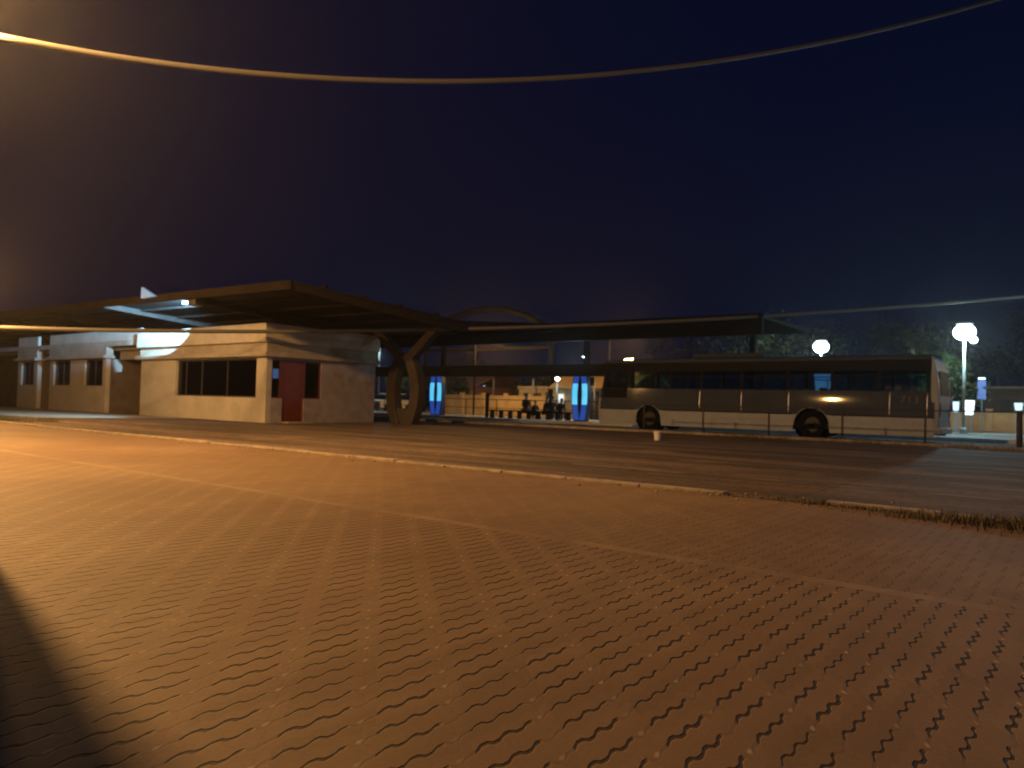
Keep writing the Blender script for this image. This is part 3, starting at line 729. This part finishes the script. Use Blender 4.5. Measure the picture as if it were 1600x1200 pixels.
street_lamp(1015, 600, 60, 'white globe lamp seen through the front windows of the bus', 1, 16, .36, 60)
# one more of the row just outside the frame lights the back of the bus
hx = Vector((3.5, 38, 5.2))
t = thing('street_lamp', 'white street lamp standing past the right edge behind the bus', 'street lamp', (hx.x, hx.y, 0), 'white street lamps')
part('pole', MB().tube([(hx.x, hx.y, 0), (hx.x, hx.y, 5.1)], .08, 10, .05), 'steel', t, smooth=True)
part('lamp_globe', MB().ball(hx, .22), emitm('lamp_white2', (.72, .96, 1), 8), t, smooth=True)
lamp('lamp_light', 'POINT', (hx.x-.2, hx.y-.35, 4.9), 700, WHITE, t, .15)

# sodium lamps on timber poles
def sodium(x, y, zl, arm, power, label, hp, lx=None):
    t = thing('lamp_pole', label, 'lamp pole', (x, y, 0), 'sodium lamp poles')
    part('pole', MB().tube([(x, y, 0), (x, y, hp)], .13 if y < 20 else .07, 10, .09 if y < 20 else .05), 'bark' if y < 20 else 'far_roof', t, smooth=True)
    ax, ay = arm
    part('arm', MB().tube([(x, y, zl-.3), (x+ax*.5, y+ay*.5, zl+.1), (x+ax, y+ay, zl+.15)], .03, 8), 'steel', t, smooth=True)
    part('lamp_head', MB().ball((x+ax, y+ay, zl+.1), .24, sq=(1, 1, .4)), 'steel', t, smooth=True)
    part('bulb', MB().ball((x+ax, y+ay, zl-.02), .14, sq=(1, 1, .6)), emitm('sodium_glow', (1, .5, .12), 40), t, smooth=True)
    lamp('sodium_light', 'POINT', (x+ax, y+ay, zl-.3), power, SODIUM, t, .28)
    return t
sodium(-14.0, 2.4, 7.3, (.7, .75), 6700, 'timber pole with a sodium lamp past the left edge by the kerb', 8.2)
sodium(-25.6, 6.8, 4.5, (.4, .35), 2000, 'shorter pole with a sodium lamp past the left edge before the building', 5.2)
# sodium lamp behind the platform
sp_ = atY(741, 600, 41)
sodium(sp_.x, 41, 5.6, (.9, .8), 1300, 'slim lamp post with a sodium lamp hidden behind the platform canopy', 5.8)
sp_ = atY(950, 600, 40.5)
sodium(sp_.x, 40.5, 5.5, (.9, .8), 900, 'sodium lamp post behind the front of the bus', 5.8)
sp_ = Vector((-1.0, 47.5, 0))
sodium(0.5, 51, 4.0, (-.4, .3), 350, 'sodium lamp post before the right-hand ochre wall', 4.4)

t = thing('street_lamp', 'unseen white fill lamp added behind the camera past the right edge', 'street lamp', (15, 3, 0), 'white street lamps')  # added fill lamp that lifts the bus and foreground
part('pole', MB().tube([(15, 3, 0), (15, 3, 7.1)], .08, 10, .05), 'steel', t, smooth=True)
part('lamp_globe', MB().ball((15, 3, 7.2), .22), 'blue_frame' if 0 else emitm('fill_white', (.8, .9, 1), 8), t, smooth=True)
lamp('lamp_light', 'POINT', (14.8, 3, 6.9), 850, (.75, .78, 1), t, .15)

# floodlight on the canopy eave
fp0 = atY(301, 472, 13.2)
fd = thing('floodlight', 'white floodlight glaring under the brown canopy eave', 'floodlight', fp0)
part('housing', MB().box(fp0.x-.02, fp0.y-.16, fp0.z-.14, fp0.x+.42, fp0.y+.16, fp0.z+.06), 'frame', fd, bevel=.02)
part('lens', MB().box(fp0.x-.5, fp0.y-.10, fp0.z-.05, fp0.x-.022, fp0.y+.10, fp0.z+.06), emitm('flood_glare', (.35, .8, 1), 6), fd)  # lens stretched into an emissive box, adding the hot glow on the underside
part('bracket', MB().box(fp0.x+.16, fp0.y-.02, fp0.z+.05, fp0.x+.22, fp0.y+.03, fp0.z+.32), 'steel', fd)
lamp('flood_beam', 'SPOT', (fp0.x-.08, fp0.y+.25, fp0.z-.02), 30000, (.34, .72, 1), fd, .05, aim=(-28.9, 15.1, 3.28), spot=rad(15), blend=.35)
lamp('flood_spill', 'SPOT', (fp0.x-.25, fp0.y+.02, fp0.z+.12), 30000, (.25, .62, 1), fd, .08, aim=(-25.5, 13.6, 4.82), spot=rad(74), blend=.5)
lamp('flood_ground', 'SPOT', (fp0.x-.1, fp0.y, fp0.z-.16), 3500, (.45, .8, 1), fd, .08, aim=(-30.5, 11.6, 0), spot=rad(40), blend=.9)
ff = atY(232, 457, 12.8)
solo('roof_fin', MB().prism([(ff.x-.45, ff.z-.18), (ff.x+.5, ff.z-.16), (ff.x-.45, ff.z+.22)], 'y', 12.76, 12.86), mat('fin_glow', (.15, .2, .28), .5, emit=(.25, .5, .8), es=.5), 'small triangular panel on the canopy edge, floodlight glow put into its colour', 'sign', (ff.x, 12.8, ff.z))  # emission stands for the floodlight falling on this panel

# ------------------------------------------------------------ amber light streaks built as overhead cables
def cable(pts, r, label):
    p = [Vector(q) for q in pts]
    return solo('streak_cable', MB().tube(p, r, 8), 'cable', label, 'cable', tuple(p[0]), smooth=True, group='amber streak cables')
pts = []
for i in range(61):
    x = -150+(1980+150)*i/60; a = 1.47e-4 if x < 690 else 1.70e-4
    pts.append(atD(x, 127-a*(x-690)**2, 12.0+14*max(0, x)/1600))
cable(pts, .06, 'amber streak high in the sky, built as a thick sagging cable')
for p, z in ((pts[-1], None),):
    t = solo('cable_pole', MB().tube([(p.x, p.y, 0), (p.x, p.y, p.z+.3)], .12, 10), 'bark', 'timber pole past the right edge holding the high streak cable', 'pole', (p.x, p.y, 0), smooth=True)
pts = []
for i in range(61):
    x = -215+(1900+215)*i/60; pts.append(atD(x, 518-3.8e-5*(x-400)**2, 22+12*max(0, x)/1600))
cable(pts, .065, 'low amber streak before the cream building, built as a cable')
p = pts[-1]; solo('cable_pole', MB().tube([(p.x, p.y, 0), (p.x, p.y, p.z+.3)], .11, 10), 'bark', 'timber pole past the right edge holding the low streak cable', 'pole', (p.x, p.y, 0), smooth=True)

# ------------------------------------------------------------ bench and people waiting
PY = 33.0
xa, xb = atY(765, 645, PY).x, atY(893, 650, PY).x
bn_ = thing('long_bench', 'long low dark bench under the platform canopy where people sit', 'bench', ((xa+xb)/2, PY, .1))
part('seat', MB().box(xa, PY-.2, .48, xb, PY+.2, .55), 'far_roof', bn_, bevel=.01)
k = 9
for i in range(k):
    x = xa+.2+(xb-xa-.4)*i/(k-1); part('leg', MB().box(x-.05, PY-.15, .1, x+.05, PY+.15, .48), 'far_roof', bn_)
pb = atY(761, 640, 32.6)
solo('platform_post', MB().ring([(0, .1), (.11, .1), (.11, 1.25), (.13, 1.27), (.13, 1.42), (.06, 1.5), (0, 1.5)], (pb.x, 32.6, 0), 'z', 12), 'far_roof', 'short dark post at the left end of the long platform bench', 'post', (pb.x, 32.6, .1))

def skin_mesh(name, verts, edges, radii, m, parent, origin, root=0):
    me = bpy.data.meshes.new(name); me.from_pydata([tuple(Vector(v)) for v in verts], edges, []); me.update()
    me.materials.append(M[m])
    o = link(name, me, parent)
    md = o.modifiers.new('skin', 'SKIN'); md.use_smooth_shade = True
    for i, r in enumerate(radii): me.skin_vertices[0].data[i].radius = r if isinstance(r, tuple) else (r, r)
    for i in range(len(radii)): me.skin_vertices[0].data[i].use_root = (i == root)
    s = o.modifiers.new('sub', 'SUBSURF'); s.levels = 1; s.render_levels = 1
    return o
def person(x, y, z, rz, top, label, lean=.1, tall=1.0, standing=False, arm=0):
    """continuous body, seated (or standing), facing local -Y; local origin under the seat"""
    H = tall; hipz = .52 if not standing else .92
    V = []; E = []; Rr = []
    def v(p, r, par=None):
        V.append(Vector(p)*H); Rr.append(r*H if not isinstance(r, tuple) else (r[0]*H, r[1]*H))
        if par is not None: E.append((par, len(V)-1))
        return len(V)-1
    ln = lean
    pel = v((0, 0, hipz), (.16, .12))
    wst = v((0, -.02, hipz+.2), (.14, .10), pel)
    chs = v((0, -ln*.6, hipz+.38), (.17, .11), wst)
    nk = v((0, -ln, hipz+.56), .06, chs)
    hd0 = v((0, -ln-.02, hipz+.66), (.075, .085), nk)
    hd = v((0, -ln-.03, hipz+.76), (.08, .10), hd0)
    v((0, -ln-.02, hipz+.84), (.055, .07), hd); v((0, -ln-.135, hipz+.70), .015, hd0)
    HA = {}
    for s in (-1, 1):
        sh = v((s*.19, -ln*.9, hipz+.50), .055, chs)
        el = v((s*.25, -ln*.5-.02-arm*.1, hipz+.24), .042, sh)
        wr = v((s*.14, -.26-arm*.06, hipz+.12+arm*.12) if not standing else (s*.24, -.06, hipz-.02), .028, el)
        pm = v((s*.12, -.33-arm*.06, hipz+.10+arm*.14) if not standing else (s*.24, -.08, hipz-.10), (.036, .018), wr)
        bp_ = V[pm]/H
        dr = Vector((0, -1, -.15)) if not standing else Vector((0, -.1, -1))
        for f in range(4):
            o_ = Vector((s*(-.03+.02*f), 0, 0))
            a = v(bp_+o_+dr*.045, .009, pm); v(bp_+o_+dr*(.085-.006*abs(f-1.5))+Vector((0, .012, -.015)), .008, a)
        v(bp_+Vector((-s*.05, -.01, .01)), .010, pm)
        hp = v((s*.09, -.02, hipz-.02 if not standing else hipz-.08), .09, pel)
        if standing:
            kn = v((s*.1, -.03, .5), .06, hp); an = v((s*.1, .02, .09), .042, kn)
        else:
            kn = v((s*.12, -.46, .52), .062, hp); an = v((s*.12, -.44, .09), .042, kn)
        fp2 = V[an]/H; v((fp2.x, fp2.y-.17, .045), (.045, .03), an)
    # the body is one skinned mesh; clothes are children a little larger
    body = skin_mesh('person', V, E, Rr, 'skin', None, None, 0)
    body['label'] = label; body['category'] = 'person'; body['group'] = 'people waiting on the platform'
    body.location = (x, y, z); body.rotation_euler.z = rz
    idx = [0, 1, 2, 3]; sv = [V[i] for i in idx]; se = [(0, 1), (1, 2), (2, 3)]; sr = [(.175*H, .135*H), (.155*H, .115*H), (.185*H, .125*H), .066*H]
    i = 8
    for s in (-1, 1):
        sh = [j for j in range(8, len(V)) if abs(V[j].x-s*.19*H) < 1e-4 and abs(V[j].z-(hipz+.50)*H) < 1e-4][0]
        a = len(sv); sv += [V[sh], V[sh+1], V[sh+1]*.5+V[sh+2]*.5]; se += [(2, a), (a, a+1), (a+1, a+2)]; sr += [.068*H, .054*H, .045*H]
    sh_ = skin_mesh('shirt', sv, se, sr, top, body, None, 0)
    tv = [V[0]]; te = []; tr_ = [(.17*H, .13*H)]
    for s in (-1, 1):
        hp = [j for j in range(8, len(V)) if abs(V[j].x-s*.09*H) < 1e-4 and abs(V[j].y+.02*H) < 1e-4][0]
        a = len(tv); tv += [V[hp], V[hp+1], V[hp+2]+Vector((0, 0, .03))]; te += [(0, a), (a, a+1), (a+1, a+2)]; tr_ += [.1*H, .072*H, .055*H]
    skin_mesh('trousers', tv, te, tr_, 'cloth_dark', body, None, 0)
    hr = MB().ball(Vector((0, (-ln-.01)*H, (hipz+.79)*H)), .1*H, 12, 8, (.9, 1.05, .85)); ORI[body.name] = Vector((0, 0, 0))
    part('hair', hr, 'hair', body, smooth=True)
    return body
def seat_x(px): return atY(px, 640, PY-.05).x
person(seat_x(820), PY+.02, .0, rad(175), 'cloth_dark', 'tallest seated person in dark clothes at the left of the bench group', .04, 1.1)
person(seat_x(833.5), PY+.05, .0, rad(190), 'cloth_dark', 'small figure seated close right of the tallest seated person', .1, .82)
person(seat_x(850), PY+.02, .0, rad(150), 'cloth_red', 'seated person with a round head leaning in, middle of the bench', .12, .98, arm=1)
person(seat_x(861.5), PY+.0, .0, rad(200), 'cloth_dark', 'seated person pressed beside the one nearest the white panel', .08, 1.0)
person(seat_x(874), PY+.02, .0, rad(185), 'cloth_dark', 'rightmost seated person, before the bright white panel', .14, .93)

# ------------------------------------------------------------ beyond the platform
def gwall(name, x0, x1, y, z1, m, label, step=2.2, pil=.35, z0=0):
    t = thing(name, label, 'wall', ((x0+x1)/2, y, 0))
    part('panel', MB().box(x0, y, z0, x1, y+.18, z1), m, t)
    part('coping', MB().box(x0, y-.05, z1, x1, y+.23, z1+.09), m, t)
    n = max(1, int((x1-x0)/step))
    for i in range(n+1):
        x = x0+(x1-x0)*i/n; part('pier', MB().box(x-.16, y-.1, 0, x+.16, y-.003, z1+pil*.5).box(x-.2, y-.14, z1+pil*.5, x+.2, y+.1, z1+pil*.75), m, t)
    return t
x0, x1 = atY(690, 640, 46).x, atY(866, 640, 46).x
gwall('boundary_wall', x0, x1, 46, 1.45, 'orange_wall', 'long ochre wall with square piers lit amber behind the platform', 2.0)
x0, x1 = atY(1470, 640, 56).x, 14
gwall('boundary_wall', x0, x1, 56, 1.15, 'orange_wall', 'low ochre wall with piers beyond the road at the right', 2.4)
def house(x0, x1, y0, y1, h, m, label, roof, doors=(), wins=(), over=.3):
    t = thing('house', label, 'building', ((x0+x1)/2, y0, 0))
    part('wall', MB().box(x0, y0, 0, x1, y1, h), m, t)
    if roof == 'flat': part('roof', MB().box(x0-over, y0-over, h, x1+over, y1+over, h+.18), 'band', t)
    else:
        ym = (y0+y1)/2; part('roof', MB().prism([(y0-over, h), (ym, h+roof), (y1+over, h), (y1+over, h-.12), (ym, h+roof-.12), (y0-over, h-.12)], 'x', x0-over, x1+over), 'tile' if m == 'tile' else 'ochre_tile', t)
    for a, b_, c_, d_ in wins:
        f = part('window', MB().box(a, y0-.03, c_, b_, y0-.003, d_), 'frame', t); part('sill', MB().box(a-.05, y0-.1, c_-.08, b_+.05, y0-.003, c_), 'band', f)
    for a, b_, c_ in doors: part('door', MB().box(a, y0-.03, 0, b_, y0-.003, c_), 'frame', t)
    return t
a, c = atY(811, 610, 47.5).x, atY(868, 610, 47.5).x
house(a, c, 47.5, 52, 2.15, 'olive_wall', 'low olive flat-roofed building behind the seated people', 'flat', [(a+2.6, a+3.3, 1.9)], [(a+.5, a+1.2, 1.2, 1.8), (a+1.5, a+2.2, 1.2, 1.8)], .1)
a2, c2 = atY(866, 610, 43.5).x, atY(985, 610, 43.5).x
hs = house(a2, c2, 43.5, 49, 2.15, 'orange_wall', 'ochre building glowing amber behind the blue pillar and bus front', 1.5, [(a2+3.0, a2+3.7, 1.9)], [(a2+1.9, a2+2.5, 1.1, 1.8), (a2+5, a2+6, 1.0, 1.8)])
pw = atY(877, 622, 43.4)
sg = thing('lit_panel_sign', 'small glowing white panel on the front of the ochre building', 'sign', (pw.x, 43.4, 0))
part('face', MB().box(pw.x-.2, 43.34, pw.z-.3, pw.x+.2, 43.4, pw.z+.27), emitm('panel_white', (.75, .85, .9), 1.0), sg)
part('stand', MB().box(pw.x-.03, 43.36, 0, pw.x+.03, 43.4, pw.z-.3), 'steel', sg)
a, c = atY(686, 600, 52).x, atY(740, 600, 52).x
house(a, c, 52, 60, 2.4, 'tile', 'dim red-brown gabled house behind the left end of the ochre wall', 1.6, [], [(a+1, a+2, 1, 1.9)])
a = atY(1538, 600, 66).x
house(a, 20, 66, 74, 3.0, 'dark_wall', 'long dark shed with a pale roof edge at the far right', 'flat', [(a+3, a+5, 2.2)], [(a+1, a+2.2, 1.2, 2.2)], .6)
# slim plain poles
for px, y0, Y, lb in ((833.5, 590, 47, 'thin pale pole rising behind the seated people'), (771.5, 596, 50, 'thin dark pole right of the left distant globe lamp'), (929, 590, 42.8, 'pale pole between the blue pillar and the bus front')):
    h = atY(px, 592, Y)
    solo('utility_pole', MB().tube([(h.x, Y, 0), (h.x, Y, h.z)], .07, 8), 'steel', lb, 'pole', (h.x, Y, 0), smooth=True, group='slim poles beyond the platform')
# glowing display boxes right of the bus
def display(px0, px1, py0, py1, Y, s, label, col=(.75, .95, 1)):
    a, c = atY(px0, py0, Y), atY(px1, py1, Y)
    t = thing('display_box', label, 'lightbox', ((a.x+c.x)/2, Y, 0), 'glowing display boxes')
    w_ = c.x-a.x
    part('face', MB().prism([(a.x, a.z), (c.x, a.z), (c.x-w_*.12, c.z), (a.x+w_*.12, c.z)], 'y', Y, Y+.06), emitm('display_white', col, s), t)
    part('case', MB().prism([(a.x-.04, a.z+.05), (c.x+.04, a.z+.05), (c.x-w_*.1+.04, c.z-.05), (a.x+w_*.1-.04, c.z-.05)], 'y', Y+.062, Y+.25), 'steel', t)
    for x in (a.x+w_*.25, c.x-w_*.25): part('leg', MB().tube([(x, Y+.15, 0), (x, Y+.15, c.z-.04)], .05, 6), 'steel', t)
display(1504, 1522, 626, 648, 47.5, 3.2, 'biggest glowing white display box, at the foot of the twin street lamp')
display(1489, 1498, 628, 644, 47.5, 1.1, 'slim pale blue display box close behind the rear of the bus', (.4, .75, 1))
display(1585, 1598, 630, 641, 50, 1.0, 'pale blue display box at the far right edge', (.5, .85, 1))
display(1272, 1299, 584, 610, 44, .5, 'tall dim blue lit panel seen through the rear windows of the bus', (.12, .38, .9))
a = atY(1534, 592, 49)
bs = thing('blue_banner', 'tall dim blue banner sign with a small light on top, right of the twin lamp', 'sign', (a.x, 49, 0))
part('banner', MB().box(a.x-.2, 49, a.z-1.15, a.x+.2, 49.08, a.z-.1), mat('banner_blue', (.12, .2, .5), .5, emit=(.06, .11, .32), es=.8), bs)
part('pole', MB().tube([(a.x, 49.13, 0), (a.x, 49.13, a.z)], .045, 8), 'steel', bs)
part('light', MB().box(a.x-.16, 48.95, a.z-.02, a.x+.16, 49.1, a.z+.06), emitm('banner_light', (.55, .8, 1), 4), bs)

# parked white car seen through the concrete column
def car(x, y, rz, label):
    t = thing('parked_car', label, 'car', (0, 0, 0)); 
    pr = [(-2.05, .28), (-2.1, .6), (-2.0, .86), (-1.1, .98), (1.75, .98), (2.0, .9), (2.08, .55), (2.02, .28)]
    part('body', MB().prism(pr, 'y', -.84, .84), 'plastic_white', t, bevel=.06)
    part('cabin', MB().prism([(-1.15, .98), (-.55, 1.42), (1.2, 1.45), (1.75, .98)], 'y', -.72, .72), 'bus_glass', t, bevel=.04)
    part('roof', MB().prism([(-.6, 1.43), (-.5, 1.48), (1.1, 1.5), (1.25, 1.45)], 'y', -.7, .7), 'plastic_white', t, bevel=.02)
    for sx in (-1.3, 1.3):
        for sy in (-.88, .68):
            wh = part('wheel', MB().ring([(.2, 0), (.29, 0), (.31, .03), (.31, .17), (.29, .2), (.2, .2), (.2, 0)], (sx, sy, .31), 'y', 24), 'rubber', t)
            part('rim', MB().ring([(.2, .03), (.05, .02), (0, .02)], (sx, sy, .31), 'y', 16), 'hub', wh)
    for sy in (-.62, .62):
        part('headlight', MB().box(-2.1, sy-.16, .62, -2.06, sy+.16, .76), 'chrome', t)
        part('tail_light', MB().box(2.05, sy-.14, .65, 2.09, sy+.14, .82), mat('car_tail_red', (.4, .03, .02), .3), t)
    t.location = (x, y, 0); t.rotation_euler.z = rz
    return t
cp_ = atY(627, 628, 44.5)
car(cp_.x, 43.2, rad(95), 'white parked car seen through the opening of the concrete column')

# ------------------------------------------------------------ trees
def tree(x, y, h, cr, m, label, n=1500, lobes=9, trunk=.3, seed=0, leafs=.16):
    rnd = random.Random(seed+int(x*7+y*13))
    t = thing('tree', label, 'tree', (x, y, 0), 'trees beyond the platform')
    tb_ = MB(); top = Vector((x+rnd.uniform(-.4, .4), y, h*.55)); tb_.tube([(x, y, 0), (x+rnd.uniform(-.15, .15), y, h*.3), top], trunk*.5, 8, trunk*.25)
    cb = MB(); centres = []
    for i in range(lobes):
        a = rnd.uniform(0, 6.28); r = cr*rnd.uniform(.25, .8); z = h*rnd.uniform(.5, .92)
        q = Vector((x+r*math.cos(a), y+r*math.sin(a), z)); centres.append((q, cr*rnd.uniform(.28, .5)))
        tb_.tube([top*.8+Vector((x, y, h*.3))*.2, (top+q)/2+Vector((0, 0, .2)), q], trunk*.16, 5, trunk*.05)
    for i in range(n):
        q, rr_ = centres[rnd.randrange(lobes)]
        d = Vector((rnd.gauss(0, 1), rnd.gauss(0, 1), rnd.gauss(0, .75))).normalized()*rr_*rnd.uniform(.45, 1.12)
        p = q+d; u = Vector((rnd.gauss(0, 1), rnd.gauss(0, 1), rnd.gauss(0, 1))).normalized(); vv = u.cross(Vector((rnd.gauss(0, 1), rnd.gauss(0, 1), rnd.gauss(0, 1)))).normalized()
        s = leafs*rnd.uniform(.6, 1.4)
        cb.add([p-u*s, p-vv*s*.5, p+u*s, p+vv*s*.5], [(0, 1, 2, 3)])
    part('trunk', tb_, 'bark', t, smooth=True); part('crown', cb, m, t)
def tr(px, py, Y, cr, m, lb, **k):
    p = atY(px, py, Y); tree(p.x, Y, max(1.5, p.z), cr, m, lb, seed=int(px), **k)
tr(1180, 492, 56, 4.0, 'leaf', 'dark tree behind the bus roof near its middle, leftmost behind the bus')
tr(1245, 512, 63, 4.2, 'leaf', 'dark tree just left of the lamp behind the bus')
tr(1345, 508, 66, 4.6, 'leaf', 'dark tree just right of the lamp behind the bus')
tr(1425, 505, 60, 4.0, 'leaf', 'dark tree above the rear end of the bus')
tr(1482, 560, 49, 2.3, 'leaf2', 'green bushy tree between the bus rear and the twin lamp', n=1800)
tr(1560, 498, 72, 5.0, 'leaf', 'tall dark tree right of the twin street lamp')
tr(1640, 500, 78, 5.0, 'leaf', 'dark tree at the right edge above the shed')
tr(1060, 520, 70, 4.0, 'leaf', 'dark low tree behind the front part of the bus')
tr(625, 585, 47.5, 1.5, 'leaf2', 'small bright green tree above the white car', n=900, leafs=.1)
tr(662, 575, 56, 2.2, 'leaf2', 'greenish tree left of the left blue pillar', n=1000)
tr(715, 588, 49, 1.6, 'leaf', 'dim reddish-lit bush before the brown house', n=900, leafs=.12)
tr(725, 548, 66, 3.2, 'leaf', 'tree whose top shows above the lower platform beam')
tr(850, 582, 58, 3.0, 'leaf2', 'green tree above the low olive building')
tr(905, 585, 54, 2.4, 'leaf2', 'yellow-green tree behind the ochre building')

# unseen block added outside the frame to throw the lower left shadow
w_ = thing('shade_block', 'unseen tall block added past the left edge to shade the pavers', 'wall', (-6.2, .9, 0))
part('panel', MB().box(-10.4, -.6, 0, -5.2, 1.6, 2.6), 'dark_wall', w_)
part('coping', MB().box(-10.4, -.6, 2.6, -5.2, 1.6, 2.68), 'band', w_)

# ------------------------------------------------------------ night haze
hb = MB().box(-130, -60, -1.2, 40, 110, 14)
hz = solo('haze', hb, 'earth', 'thin night haze glowing around the lamps', 'haze', (0, 0, 0), kind='stuff')
hm = bpy.data.materials.new('haze'); hm.use_nodes = True; t = hm.node_tree; t.nodes.clear()
oo = t.nodes.new('ShaderNodeOutputMaterial'); pv = t.nodes.new('ShaderNodeVolumePrincipled')
pv.inputs['Color'].default_value = (.8, .8, .8, 1); pv.inputs['Density'].default_value = .0008; pv.inputs['Anisotropy'].default_value = .75
t.links.new(pv.outputs[0], oo.inputs['Volume']); hz.data.materials.clear(); hz.data.materials.append(hm)
